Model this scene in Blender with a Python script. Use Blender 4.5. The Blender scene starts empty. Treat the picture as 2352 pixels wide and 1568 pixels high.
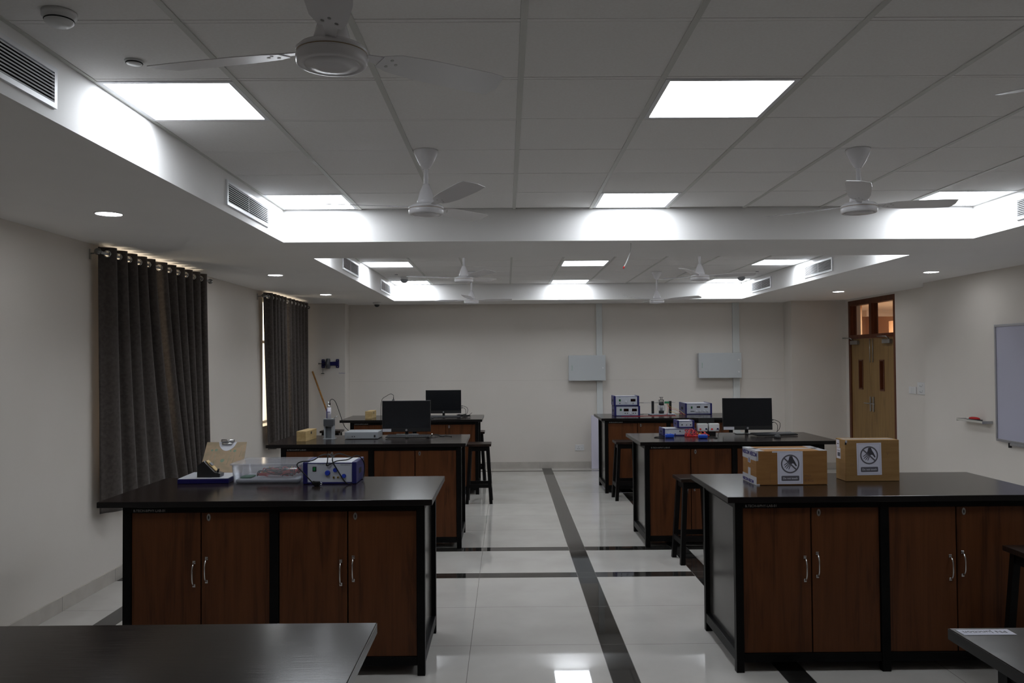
import bpy, bmesh, math, random
from mathutils import Vector, Matrix
random.seed(7)
PI = math.pi
sc = bpy.context.scene
C = sc.collection

# ------------------------------------------------------------------ camera
F_PX, PITCH, YAW, ROLL, CAM_H = 1917.16, 0.0221, 0.0070, -0.0068, 1.7938
def cam_ray(u, w):
    c, s = math.cos(ROLL), math.sin(ROLL); u, w = c*u + s*w, -s*u + c*w
    X, Y, Z = u, 1.0, -w
    c, s = math.cos(PITCH), math.sin(PITCH); Y, Z = c*Y - s*Z, s*Y + c*Z
    c, s = math.cos(YAW), math.sin(YAW); X, Y = c*X + s*Y, -s*X + c*Y
    return Vector((X, Y, Z))
fwd = cam_ray(0, 0).normalized()
right = (cam_ray(1, 0) - cam_ray(0, 0)).normalized()
up = (cam_ray(0, -1) - cam_ray(0, 0)).normalized()
cam = bpy.data.cameras.new('camera'); camo = bpy.data.objects.new('camera', cam); C.objects.link(camo)
camo.matrix_world = Matrix(((right.x, up.x, -fwd.x, 0), (right.y, up.y, -fwd.y, 0), (right.z, up.z, -fwd.z, CAM_H), (0, 0, 0, 1)))
cam.sensor_width = 36.0; cam.lens = F_PX/2352*36.0; cam.clip_start = 0.05; cam.clip_end = 200
sc.camera = camo

# ------------------------------------------------------------------ world, exposure
PANEL_L = 14.9
DOWN_L = 45.0
w = bpy.data.worlds.new('world'); sc.world = w; w.use_nodes = True
bg = w.node_tree.nodes['Background']; bg.inputs[0].default_value = (1.0, 0.80, 0.60, 1); bg.inputs[1].default_value = 6.0
sc.view_settings.view_transform = 'Standard'; sc.view_settings.look = 'None'
sc.view_settings.exposure = 0.0; sc.view_settings.gamma = 1.0; sc.view_settings.use_curve_mapping = False
try:
    sc.cycles.use_denoising = True; sc.cycles.denoiser = 'OPENIMAGEDENOISE'
    sc.cycles.max_bounces = 10; sc.cycles.diffuse_bounces = 6; sc.cycles.glossy_bounces = 4
    sc.cycles.transmission_bounces = 6; sc.cycles.transparent_max_bounces = 8
    sc.cycles.sample_clamp_indirect = 6.0; sc.cycles.caustics_reflective = False; sc.cycles.caustics_refractive = False
except Exception:
    pass

# ------------------------------------------------------------------ room numbers (metres)
XW, XR, XD = -3.229, 5.226, 5.503       # left wall, right wall, door wall
YB, YP, YF = 13.86, 13.48, -2.0         # back wall, pillar faces, wall behind the camera
ZS, ZC = 2.7216, 2.9754                 # soffit, tiled ceiling
CX0, CX1 = -1.731, 3.669                # coffer sides
COF = [(1.08, 6.50), (7.53, 12.93)]

# ------------------------------------------------------------------ materials
def mat(name, col, rough=0.5, metal=0.0, spec=0.5, **k):
    m = bpy.data.materials.new(name); m.use_nodes = True
    b = m.node_tree.nodes['Principled BSDF']
    b.inputs['Base Color'].default_value = (*col, 1); b.inputs['Roughness'].default_value = rough
    b.inputs['Metallic'].default_value = metal; b.inputs['Specular IOR Level'].default_value = spec
    for a, v in k.items(): b.inputs[a.replace('_', ' ')].default_value = v
    return m
def nn(m, t, **k):
    n = m.node_tree.nodes.new(t)
    for a, v in k.items(): setattr(n, a, v)
    return n
def lk(m, a, b): m.node_tree.links.new(a, b)
def noise_mix(m, c1, c2, scale, stretch=(1, 1, 1), detail=4, lo=.35, hi=.65, rough=None, bump=0.0, distort=0.0):
    tc = nn(m, 'ShaderNodeTexCoord'); mp = nn(m, 'ShaderNodeMapping'); mp.inputs['Scale'].default_value = stretch
    no = nn(m, 'ShaderNodeTexNoise'); no.inputs['Scale'].default_value = scale; no.inputs['Detail'].default_value = detail
    no.inputs['Distortion'].default_value = distort
    r = nn(m, 'ShaderNodeValToRGB'); r.color_ramp.elements[0].position = lo; r.color_ramp.elements[1].position = hi
    r.color_ramp.elements[0].color = (*c1, 1); r.color_ramp.elements[1].color = (*c2, 1)
    b = m.node_tree.nodes['Principled BSDF']
    lk(m, tc.outputs['Object'], mp.inputs[0]); lk(m, mp.outputs[0], no.inputs['Vector'])
    lk(m, no.outputs['Fac'], r.inputs[0]); lk(m, r.outputs[0], b.inputs['Base Color'])
    if rough:
        mr = nn(m, 'ShaderNodeMapRange'); mr.inputs['To Min'].default_value, mr.inputs['To Max'].default_value = rough
        lk(m, no.outputs['Fac'], mr.inputs['Value']); lk(m, mr.outputs[0], b.inputs['Roughness'])
    if bump:
        bp = nn(m, 'ShaderNodeBump'); bp.inputs['Strength'].default_value = bump; bp.inputs['Distance'].default_value = .01
        lk(m, no.outputs['Fac'], bp.inputs['Height']); lk(m, bp.outputs[0], b.inputs['Normal'])
    return m
M = {}
M['wall'] = noise_mix(mat('wall_paint', (.66, .62, .57), .55, spec=.3), (.645, .605, .555), (.665, .625, .58), 1.3, lo=.3, hi=.7)
M['soffit'] = noise_mix(mat('soffit_paint', (.80, .79, .78), .7, spec=.2), (.79, .78, .77), (.81, .80, .79), 2.0)
M['tile'] = noise_mix(mat('ceiling_tile', (.74, .73, .72), .8, spec=.2), (.79, .775, .76), (.82, .81, .80), 90, detail=6)
M['tbar'] = mat('ceiling_bar', (.56, .56, .53), .5)
M['shadow_gap'] = mat('ceiling_gap', (.20, .20, .19), .8)
M['skirt'] = noise_mix(mat('skirting_tile', (.45, .42, .38), .25), (.43, .40, .36), (.48, .45, .41), 6)
M['frame'] = noise_mix(mat('black_paint', (.003, .003, .003), .42, spec=.10), (.0025, .0025, .0025), (.005, .0045, .0045), 8)
M['frame2'] = mat('stool_paint', (.004, .0035, .0035), .38, spec=.14)
M['stoolseat'] = noise_mix(mat('stool_seat_wood', (.02, .012, .009), .35, spec=.2), (.012, .007, .005), (.025, .014, .010), 12, (1, 12, 1))
M['top'] = noise_mix(mat('tabletop_laminate', (.02, .014, .012), .2, spec=.24), (.008, .0055, .005), (.024, .016, .013), 7, (1.2, 26, 1), detail=6, rough=(.12, .22), bump=.012)
M['edge'] = mat('tabletop_edge', (.006, .005, .005), .3, spec=.3)
M['endp'] = noise_mix(mat('end_panel_laminate', (.03, .028, .025), .2, spec=.35), (.024, .022, .020), (.036, .033, .030), 3, (1, 1, 5), rough=(.14, .22))
M['inner'] = mat('carcass_board', (.02, .016, .013), .6)
def door_wood(name, a, b_, c):
    m = mat(name, a, .38, spec=.22); b = m.node_tree.nodes['Principled BSDF']
    tc = nn(m, 'ShaderNodeTexCoord'); oi = nn(m, 'ShaderNodeObjectInfo')
    ad = nn(m, 'ShaderNodeVectorMath', operation='ADD'); mu = nn(m, 'ShaderNodeVectorMath', operation='SCALE')
    cmb = nn(m, 'ShaderNodeCombineXYZ'); lk(m, oi.outputs['Random'], cmb.inputs[0]); lk(m, oi.outputs['Random'], cmb.inputs[2])
    lk(m, cmb.outputs[0], mu.inputs[0]); mu.inputs['Scale'].default_value = 7.0
    lk(m, tc.outputs['Object'], ad.inputs[0]); lk(m, mu.outputs[0], ad.inputs[1])
    mp = nn(m, 'ShaderNodeMapping'); mp.inputs['Scale'].default_value = (9, 9, .9); lk(m, ad.outputs[0], mp.inputs[0])
    no = nn(m, 'ShaderNodeTexNoise'); no.inputs['Scale'].default_value = 1.0; no.inputs['Detail'].default_value = 5; no.inputs['Distortion'].default_value = 1.6
    lk(m, mp.outputs[0], no.inputs['Vector'])
    mp2 = nn(m, 'ShaderNodeMapping'); mp2.inputs['Scale'].default_value = (120, 120, 4); lk(m, ad.outputs[0], mp2.inputs[0])
    n2 = nn(m, 'ShaderNodeTexNoise'); n2.inputs['Scale'].default_value = 1.0; n2.inputs['Detail'].default_value = 3; lk(m, mp2.outputs[0], n2.inputs['Vector'])
    mx = nn(m, 'ShaderNodeMath', operation='MULTIPLY_ADD'); lk(m, n2.outputs['Fac'], mx.inputs[0]); mx.inputs[1].default_value = .35
    lk(m, no.outputs['Fac'], mx.inputs[2])
    r = nn(m, 'ShaderNodeValToRGB'); e = r.color_ramp.elements; e[0].position = .48; e[0].color = (*c, 1); e[1].position = .85; e[1].color = (*a, 1)
    q = e.new(.62); q.color = (*b_, 1)
    lk(m, mx.outputs[0], r.inputs[0]); lk(m, r.outputs[0], b.inputs['Base Color'])
    return m
M['cab'] = door_wood('cabinet_wood_veneer', (.100, .034, .0115), (.082, .027, .009), (.048, .016, .006))
M['doorwood'] = door_wood('room_door_veneer', (.27, .165, .062), (.24, .142, .052), (.18, .105, .038))
M['frame_wood'] = noise_mix(mat('door_frame_wood', (.10, .03, .012), .4, spec=.2), (.08, .022, .009), (.12, .036, .015), 4, (8, 8, 1))
M['chrome'] = mat('chrome', (.62, .62, .62), .18, metal=1.0)
M['finial'] = mat('finial_metal', (.22, .22, .21), .25, metal=1.0)
M['steel'] = mat('brushed_steel', (.40, .40, .40), .35, metal=1.0)
M['fan'] = mat('fan_enamel', (.74, .73, .75), .22, spec=.6)
M['fangold'] = mat('fan_trim_line', (.30, .20, .10), .35)
M['dark'] = mat('dark_void', (.006, .006, .006), .8)
M['grille'] = mat('grille_white', (.72, .73, .75), .4)
M['plastic_white'] = mat('white_plastic', (.66, .66, .66), .35)
M['panel_grey'] = mat('distribution_box_grey', (.47, .49, .50), .4)
M['duct'] = mat('cable_duct_grey', (.60, .62, .61), .45)
M['white_board'] = mat('white_board', (.42, .42, .52), .3)
M['leanwhite'] = mat('lean_panel_white', (.60, .58, .68), .35)
M['alu'] = mat('aluminium', (.45, .45, .47), .35, metal=.8)
M['blue'] = mat('instrument_blue', (.016, .016, .11), .4, spec=.3)
M['deepblue'] = mat('tray_deep_blue', (.010, .009, .085), .4, spec=.3)
M['face'] = noise_mix(mat('instrument_face', (.47, .49, .54), .4), (.46, .48, .53), (.49, .51, .56), 3)
M['cover'] = mat('instrument_cover', (.58, .59, .64), .35)
M['knobblue'] = mat('knob_blue', (.02, .05, .42), .35)
M['brightblue'] = mat('bright_blue_case', (.01, .06, .42), .35)
M['green'] = mat('switch_green', (.01, .20, .05), .3)
M['black'] = mat('black_plastic', (.012, .012, .013), .35)
M['rubber'] = mat('black_cable', (.006, .006, .006), .5, spec=.2)
M['disp'] = mat('display_window', (.012, .004, .004), .12)
M['screen'] = mat('screen_glass', (.010, .011, .013), .16)
M['red'] = mat('red_wire', (.55, .014, .016), .4)
M['yellow'] = mat('yellow_wire', (.60, .42, .03), .4)
M['orange'] = mat('orange_wire', (.60, .16, .03), .4)
M['brass'] = mat('brass_socket', (.45, .30, .06), .35, metal=.6)
M['card'] = noise_mix(mat('cardboard', (.30, .155, .06), .8, spec=.2), (.245, .118, .038), (.29, .145, .050), 5, (1, 1, 8))
M['cardB'] = noise_mix(mat('cardboard_pale', (.32, .19, .085), .8, spec=.2), (.26, .15, .056), (.30, .175, .070), 5, (1, 1, 8))
M['paper'] = mat('paper_white', (.62, .62, .72), .6)
M['ink'] = mat('sign_ink', (.10, .095, .115), .6)
M['inkdark'] = mat('sign_hand_ink', (.045, .043, .055), .6)
M['inkpale'] = mat('sign_letter', (.55, .55, .60), .6)
M['tape'] = mat('tape_clear_white', (.50, .50, .54), .18)
M['tapeblue'] = mat('tape_print_blue', (.045, .04, .17), .25)
M['woodbox'] = noise_mix(mat('pale_wood', (.50, .36, .16), .6), (.46, .32, .13), (.56, .41, .20), 5, (6, 1, 6))
M['broom'] = noise_mix(mat('bamboo', (.42, .20, .05), .5), (.36, .16, .04), (.48, .25, .07), 3, (2, 2, 10))
M['clipb'] = noise_mix(mat('clipboard_face', (.32, .24, .15), .5), (.35, .25, .16), (.28, .22, .14), 14, detail=2, lo=.45, hi=.6)
M['greenprint'] = mat('clipboard_print', (.17, .24, .17), .6)
M['grey_case'] = mat('grey_case', (.30, .32, .34), .4)
M['grey_dark'] = mat('dark_grey_case', (.07, .075, .085), .4)
M['foam'] = mat('white_foam', (.66, .66, .68), .7)
M['labelw'] = mat('white_label', (.60, .58, .64), .5)
M['keys'] = mat('keyboard_keys', (.02, .021, .024), .5)
M['chalk'] = mat('chalk_marks', (.34, .34, .33), .9)
M['pcb'] = mat('circuit_green', (.03, .22, .10), .4)
M['ledge'] = mat('ledge_cream', (.55, .53, .48), .4)
M['redcloth'] = mat('red_duster', (.42, .006, .006), .7)
M['bluetext'] = mat('blue_sticker', (.07, .07, .30), .6)
M['cur'] = noise_mix(mat('curtain_velvet', (.06, .052, .048), .9, spec=.1, Sheen_Weight=.25, Sheen_Roughness=.5), (.056, .047, .042), (.078, .067, .061), 40, detail=5)
M['ghost'] = mat('clear_plastic_dummy', (.8, .8, .85), .2)
def facing_mix(nt):
    lw = nt.nodes.new('ShaderNodeLayerWeight'); p = nt.nodes.new('ShaderNodeMath'); p.operation = 'POWER'; p.inputs[1].default_value = 4.0
    q = nt.nodes.new('ShaderNodeMath'); q.operation = 'MULTIPLY_ADD'; q.inputs[1].default_value = .7; q.inputs[2].default_value = .04
    nt.links.new(lw.outputs['Facing'], p.inputs[0]); nt.links.new(p.outputs[0], q.inputs[0]); return q
def clear_plastic():
    m = bpy.data.materials.new('clear_plastic'); m.use_nodes = True; nt = m.node_tree
    for n in list(nt.nodes): nt.nodes.remove(n)
    o = nt.nodes.new('ShaderNodeOutputMaterial'); tr = nt.nodes.new('ShaderNodeBsdfTransparent'); tr.inputs[0].default_value = (.93, .94, .96, 1)
    df = nt.nodes.new('ShaderNodeBsdfDiffuse'); df.inputs[0].default_value = (.85, .85, .90, 1)
    gl = nt.nodes.new('ShaderNodeBsdfGlossy'); gl.inputs['Roughness'].default_value = .12
    m1 = nt.nodes.new('ShaderNodeMixShader'); m1.inputs[0].default_value = .19
    m2 = nt.nodes.new('ShaderNodeMixShader'); fr = facing_mix(nt)
    L = nt.links.new
    L(tr.outputs[0], m1.inputs[1]); L(df.outputs[0], m1.inputs[2]); L(m1.outputs[0], m2.inputs[1]); L(gl.outputs[0], m2.inputs[2])
    L(fr.outputs[0], m2.inputs[0]); L(m2.outputs[0], o.inputs[0]); return m
M['clear'] = clear_plastic()
def thin_glass():
    m = bpy.data.materials.new('window_glass'); m.use_nodes = True; nt = m.node_tree
    for n in list(nt.nodes): nt.nodes.remove(n)
    o = nt.nodes.new('ShaderNodeOutputMaterial'); tr = nt.nodes.new('ShaderNodeBsdfTransparent'); tr.inputs[0].default_value = (.93, .95, .94, 1)
    gl = nt.nodes.new('ShaderNodeBsdfGlossy'); gl.inputs['Roughness'].default_value = .02
    m2 = nt.nodes.new('ShaderNodeMixShader'); fr = facing_mix(nt)
    L = nt.links.new
    L(tr.outputs[0], m2.inputs[1]); L(gl.outputs[0], m2.inputs[2]); L(fr.outputs[0], m2.inputs[0]); L(m2.outputs[0], o.inputs[0]); return m
M['glass'] = thin_glass()
def emit(name, col, s):
    m = bpy.data.materials.new(name); m.use_nodes = True; nt = m.node_tree
    for n in list(nt.nodes): nt.nodes.remove(n)
    o = nt.nodes.new('ShaderNodeOutputMaterial'); e = nt.nodes.new('ShaderNodeEmission')
    e.inputs[0].default_value = (*col, 1); e.inputs[1].default_value = s; nt.links.new(e.outputs[0], o.inputs[0]); return m
M['panel'] = emit('lit_led_panel', (.89, .94, 1.0), PANEL_L)
M['down'] = emit('lit_downlight', (.95, .97, 1.0), DOWN_L)

# floor: cream vitrified tiles with black stone strips, positions in metres
TS = .815
def floor_mat():
    m = mat('floor_tiles', (.50, .485, .46), .045, spec=.38); b = m.node_tree.nodes['Principled BSDF']
    tc = nn(m, 'ShaderNodeTexCoord'); sp = nn(m, 'ShaderNodeSeparateXYZ'); lk(m, tc.outputs['Object'], sp.inputs[0])
    def near(axis, v, r):      # 1 where |axis - v| < r
        n = nn(m, 'ShaderNodeMath', operation='COMPARE'); lk(m, sp.outputs[axis], n.inputs[0]); n.inputs[1].default_value = v; n.inputs[2].default_value = r
        return n.outputs[0]
    def mx(a, b_):
        n = nn(m, 'ShaderNodeMath', operation='MAXIMUM'); lk(m, a, n.inputs[0]); lk(m, b_, n.inputs[1]); return n.outputs[0]
    W = .0775
    st = [near(0, .6575, W), near(0, 1.6275, W), near(0, -2.7625, W), near(1, 7.962, .078), near(1, 7.0, .078), near(1, 13.50, .055)]
    s = st[0]
    for q in st[1:]: s = mx(s, q)
    xs = [.58 - TS, .58 - 2*TS, .58 - 3*TS, 1.705 + TS, 1.705 + 2*TS, 1.705 + 3*TS, 1.705 + 4*TS]
    ys = [8.04 + k*TS for k in range(1, 7)] + [6.922 - k*TS for k in range(1, 11)]
    edges = [(0, .58), (0, .735), (0, 1.55), (0, 1.705), (0, -2.685), (0, -2.84), (1, 7.884), (1, 8.04), (1, 6.922), (1, 7.078)]
    j = None
    for ax, v in [(0, x) for x in xs] + [(1, y) for y in ys] + edges:
        q = near(ax, v, .0016); j = q if j is None else mx(j, q)
    no = nn(m, 'ShaderNodeTexNoise'); no.inputs['Scale'].default_value = 2.2; no.inputs['Detail'].default_value = 8; lk(m, tc.outputs['Object'], no.inputs['Vector'])
    r1 = nn(m, 'ShaderNodeValToRGB'); r1.color_ramp.elements[0].color = (.475, .455, .425, 1); r1.color_ramp.elements[1].color = (.53, .51, .48, 1)
    r1.color_ramp.elements[0].position = .35; r1.color_ramp.elements[1].position = .65; lk(m, no.outputs['Fac'], r1.inputs[0])
    r2 = nn(m, 'ShaderNodeValToRGB'); r2.color_ramp.elements[0].color = (.015, .014, .013, 1); r2.color_ramp.elements[1].color = (.040, .038, .035, 1)
    r2.color_ramp.elements[0].position = .4; r2.color_ramp.elements[1].position = .75
    n2 = nn(m, 'ShaderNodeTexNoise'); n2.inputs['Scale'].default_value = 6; n2.inputs['Detail'].default_value = 8; n2.inputs['Distortion'].default_value = 1.0
    lk(m, tc.outputs['Object'], n2.inputs['Vector']); lk(m, n2.outputs['Fac'], r2.inputs[0])
    a = nn(m, 'ShaderNodeMix', data_type='RGBA'); lk(m, s, a.inputs[0]); lk(m, r1.outputs[0], a.inputs[6]); lk(m, r2.outputs[0], a.inputs[7])
    c = nn(m, 'ShaderNodeMix', data_type='RGBA'); lk(m, j, c.inputs[0]); lk(m, a.outputs[2], c.inputs[6]); c.inputs[7].default_value = (.16, .15, .14, 1)
    lk(m, c.outputs[2], b.inputs['Base Color'])
    mr = nn(m, 'ShaderNodeMapRange'); mr.inputs['To Min'].default_value = .012; mr.inputs['To Max'].default_value = .045
    lk(m, no.outputs['Fac'], mr.inputs['Value']); lk(m, mr.outputs[0], b.inputs['Roughness'])
    return m
M['floor'] = floor_mat()

# ------------------------------------------------------------------ mesh helpers
def nb(): return bmesh.new()
def bx(bm, x0, x1, y0, y1, z0, z1, bev=0.0, mtx=None):
    tmp = bm if not bev and mtx is None else bmesh.new()
    vs = [tmp.verts.new((x, y, z)) for z in (z0, z1) for y in (y0, y1) for x in (x0, x1)]
    for f in ((0, 2, 3, 1), (4, 5, 7, 6), (0, 1, 5, 4), (2, 6, 7, 3), (0, 4, 6, 2), (1, 3, 7, 5)):
        tmp.faces.new([vs[i] for i in f])
    if tmp is not bm:
        if bev: bmesh.ops.bevel(tmp, geom=list(tmp.edges), offset=bev, segments=2, affect='EDGES', profile=.5)
        if mtx is not None: bmesh.ops.transform(tmp, matrix=mtx, verts=tmp.verts)
        merge(bm, tmp)
    return bm
def merge(bm, tmp):
    mp = {}
    for v in tmp.verts: mp[v] = bm.verts.new(v.co)
    for f in tmp.faces:
        try: g = bm.faces.new([mp[v] for v in f.verts]); g.smooth = f.smooth
        except ValueError: pass
    tmp.free()
def ring(bm, c, u, v, r, n, ru=1.0):
    return [bm.verts.new(c + u*(r*ru*math.cos(2*PI*i/n)) + v*(r*math.sin(2*PI*i/n))) for i in range(n)]
def basis(d):
    d = d.normalized(); a = Vector((0, 0, 1)) if abs(d.z) < .9 else Vector((1, 0, 0))
    u = d.cross(a).normalized(); return u, d.cross(u).normalized()
def cyl(bm, p0, p1, r0, r1=None, n=20, caps=True):
    r1 = r0 if r1 is None else r1; p0, p1 = Vector(p0), Vector(p1); u, v = basis(p1 - p0)
    a = ring(bm, p0, u, v, r0, n); b = ring(bm, p1, u, v, r1, n)
    for i in range(n):
        f = bm.faces.new((a[i], b[i], b[(i+1) % n], a[(i+1) % n])); f.smooth = True
    if caps: bm.faces.new(a); bm.faces.new(list(reversed(b)))
    return bm
def tube(bm, pts, r, n=8, smooth_pts=True):
    P = [Vector(p) for p in pts]
    if smooth_pts and len(P) > 2:
        Q = []
        for i in range(len(P)-1):
            p0, p1, p2, p3 = P[max(i-1, 0)], P[i], P[i+1], P[min(i+2, len(P)-1)]
            for k in range(5):
                t = k/5.0
                Q.append(.5*((2*p1) + (p2-p0)*t + (2*p0-5*p1+4*p2-p3)*t*t + (3*p1-p0-3*p2+p3)*t*t*t))
        Q.append(P[-1]); P = Q
    u, v = basis(P[1] - P[0]); prev = None
    for i, p in enumerate(P):
        d = (P[min(i+1, len(P)-1)] - P[max(i-1, 0)])
        if d.length < 1e-9: continue
        d.normalize(); u = (u - d*u.dot(d)).normalized(); v = d.cross(u)
        rg = ring(bm, p, u, v, r, n)
        if prev:
            for k in range(n):
                f = bm.faces.new((prev[k], prev[(k+1) % n], rg[(k+1) % n], rg[k])); f.smooth = True
        else: bm.faces.new(rg)
        prev = rg
    bm.faces.new(list(reversed(prev))); return bm
def lathe(bm, prof, n=40, c=(0, 0, 0), smooth=True):
    c = Vector(c); rows = []
    for r, z in prof:
        if r < 1e-6: rows.append([bm.verts.new(c + Vector((0, 0, z)))])
        else: rows.append([bm.verts.new(c + Vector((r*math.cos(2*PI*i/n), r*math.sin(2*PI*i/n), z))) for i in range(n)])
    for a, b in zip(rows, rows[1:]):
        for i in range(n):
            q = [a[i % len(a)], a[(i+1) % len(a)], b[(i+1) % len(b)], b[i % len(b)]]
            q = [x for k, x in enumerate(q) if x not in q[:k]]
            if len(q) > 2:
                f = bm.faces.new(q); f.smooth = smooth
    return bm
def prism(bm, poly, z0, z1, mtx=None):
    """poly in XY extruded z0..z1"""
    tmp = bmesh.new()
    a = [tmp.verts.new((x, y, z0)) for x, y in poly]; b = [tmp.verts.new((x, y, z1)) for x, y in poly]; n = len(poly)
    tmp.faces.new(list(reversed(a))); tmp.faces.new(b)
    for i in range(n): tmp.faces.new((a[i], a[(i+1) % n], b[(i+1) % n], b[i]))
    bmesh.ops.recalc_face_normals(tmp, faces=tmp.faces)
    if mtx is not None: bmesh.ops.transform(tmp, matrix=mtx, verts=tmp.verts)
    merge(bm, tmp); return bm
def torus(bm, c, nrm, R, r, n=20, k=8):
    c = Vector(c); nrm = Vector(nrm).normalized(); u, v = basis(nrm); rows = []
    for i in range(n):
        a = 2*PI*i/n; d = u*math.cos(a) + v*math.sin(a)
        rows.append([bm.verts.new(c + d*(R + r*math.cos(2*PI*j/k)) + nrm*(r*math.sin(2*PI*j/k))) for j in range(k)])
    for i in range(n):
        for j in range(k):
            f = bm.faces.new((rows[i][j], rows[(i+1) % n][j], rows[(i+1) % n][(j+1) % k], rows[i][(j+1) % k])); f.smooth = True
    return bm
def obj(name, bm, m, parent=None, label=None, loc=None):
    bmesh.ops.recalc_face_normals(bm, faces=bm.faces)
    me = bpy.data.meshes.new(name); bm.to_mesh(me); bm.free()
    o = bpy.data.objects.new(name, me); C.objects.link(o)
    me.materials.append(M[m] if isinstance(m, str) else m)
    if parent is not None: o.parent = parent
    if loc is not None: o.location = loc
    if label: o['label'] = label
    return o
def tag(o, label, cat, group=None):
    o['label'] = label; o['category'] = cat
    if group: o['group'] = group
    return o
def thing(name, label, cat, loc=(0, 0, 0), rz=0.0, group=None):
    o = bpy.data.objects.new(name, None); C.objects.link(o); o.empty_display_size = .1
    o.location = loc; o.rotation_euler = (0, 0, rz); return tag(o, label, cat, group)
def struct(name, bm, m, label=None, parent=None):
    o = obj(name, bm, m, parent)
    if parent is None: o['kind'] = 'structure'
    if label: o['label'] = label
    return o
def dup(root, loc, rz=0.0, label=None, group=None):
    def cp(o, par):
        c = o.copy(); C.objects.link(c); c.parent = par
        for ch in kids.get(o, []): cp(ch, c)
        return c
    kids = {}
    for o in list(C.objects):
        if o.parent: kids.setdefault(o.parent, []).append(o)
    r = cp(root, None); r.location = loc; r.rotation_euler = (0, 0, rz)
    if label: r['label'] = label
    if group: r['group'] = group
    return r
def text_bm(txt, size, mtx, depth=.0004, align='LEFT', bold=0.0):
    cu = bpy.data.curves.new('t', 'FONT'); cu.body = txt; cu.size = size; cu.extrude = depth; cu.align_x = align; cu.offset = bold
    o = bpy.data.objects.new('t', cu); C.objects.link(o); bpy.context.view_layer.update()
    me = bpy.data.meshes.new_from_object(o.evaluated_get(bpy.context.evaluated_depsgraph_get()))
    bm = bmesh.new(); bm.from_mesh(me); bmesh.ops.transform(bm, matrix=mtx, verts=bm.verts)
    bpy.data.objects.remove(o); bpy.data.curves.remove(cu); bpy.data.meshes.remove(me)
    return bm
def FX(x, y, z, sx=1): # text plane facing -Y at (x,y,z)
    return Matrix.Translation((x, y, z)) @ Matrix.Rotation(PI/2, 4, 'X')

# ================================================================== SETTING
b = nb(); bx(b, XW-.25, 8.6, YF-.25, YB+.25, -.15, 0)
struct('floor', b, 'floor', 'glossy cream floor tiles crossed by black stone strips')
# left wall with two window openings
WIN = [(6.68, 8.46, .92, 2.68), (11.09, 12.86, .92, 2.68)]
b = nb(); ys = [YF] + [v for q in WIN for v in (q[0], q[1])] + [YB]
for i in range(0, len(ys)-1, 2): bx(b, XW-.25, XW, ys[i], ys[i+1], 0, 3.2)
for q in WIN:
    bx(b, XW-.25, XW, q[0], q[1], 0, q[2]); bx(b, XW-.25, XW, q[0], q[1], q[3], 3.2)
struct('wall_left', b, 'wall', 'cream left wall holding the two curtained windows')
# back wall with pillars at both ends
b = nb(); bx(b, XW-.25, XD+.2, YB, YB+.25, 0, 3.2); bx(b, XW, -2.60, YP, YB, 0, ZS); bx(b, 4.62, XD, YP, YB, 0, ZS)
struct('wall_back', b, 'wall', 'cream back wall between two shallow pillars')
DY0, DY1, DZ = 11.76, 13.38, 2.695
b = nb(); bx(b, XR, XR+.5, YF, 10.40, 0, 3.2)
bx(b, XD, XD+.2, 10.40, DY0, 0, 3.2); bx(b, XD, XD+.2, DY1, YB, 0, 3.2); bx(b, XD, XD+.2, DY0, DY1, DZ, 3.2)
struct('wall_right', b, 'wall', 'cream right wall with the door opening and the whiteboard')
b = nb(); bx(b, XW-.25, XR+.5, YF-.25, YF, 0, 3.2)
struct('wall_front', b, 'wall', 'cream wall behind the viewer')
# corridor beyond the door
M['peach'] = mat('corridor_peach_paint', (.62, .38, .22), .6)
b = nb(); bx(b, 8.0, 8.2, 8.0, 17.1, 0, 3.2); bx(b, 8.0, 8.2, 17.38, 18.5, 0, 3.2); bx(b, 8.0, 8.2, 17.1, 17.38, 0, 1.6); bx(b, 8.0, 8.2, 17.1, 17.38, 2.55, 3.2); bx(b, XD+.2, 8.2, 18.5, 18.7, 0, 3.2); bx(b, XD+.2, 8.2, 7.8, 8.0, 0, 3.2); bx(b, XD+.2, 6.25, 14.6, 18.5, 0, 3.2)
bx(b, XD+.2, XD+.3, YB, 14.6, 0, 3.2)
struct('wall_corridor', b, 'peach', 'peach corridor wall seen through the glass above the door')
b = nb(); bx(b, XD+.2, 8.2, 8.0, 18.5, 2.74, 3.2); bx(b, 7.2, 8.0, 16.6, 16.8, 2.62, 2.739)
struct('ceiling_corridor', b, 'soffit', 'pale corridor ceiling with a beam beyond the door')
b = nb(); bx(b, XD+.2, 8.2, YB+.25, 18.7, -.15, 0); struct('floor_corridor', b, 'floor', 'corridor floor beyond the door')
la = bpy.data.lights.new('corridor_fill', 'AREA'); la.shape = 'RECTANGLE'; la.size = 1.2; la.size_y = .3; la.energy = 90; la.color = (1, .93, .82)  # unseen area light, added to brighten the corridor behind the door glass
lo = bpy.data.objects.new('corridor_fill', la); C.objects.link(lo); lo.location = (7.3, 14.3, 2.69)

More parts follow.
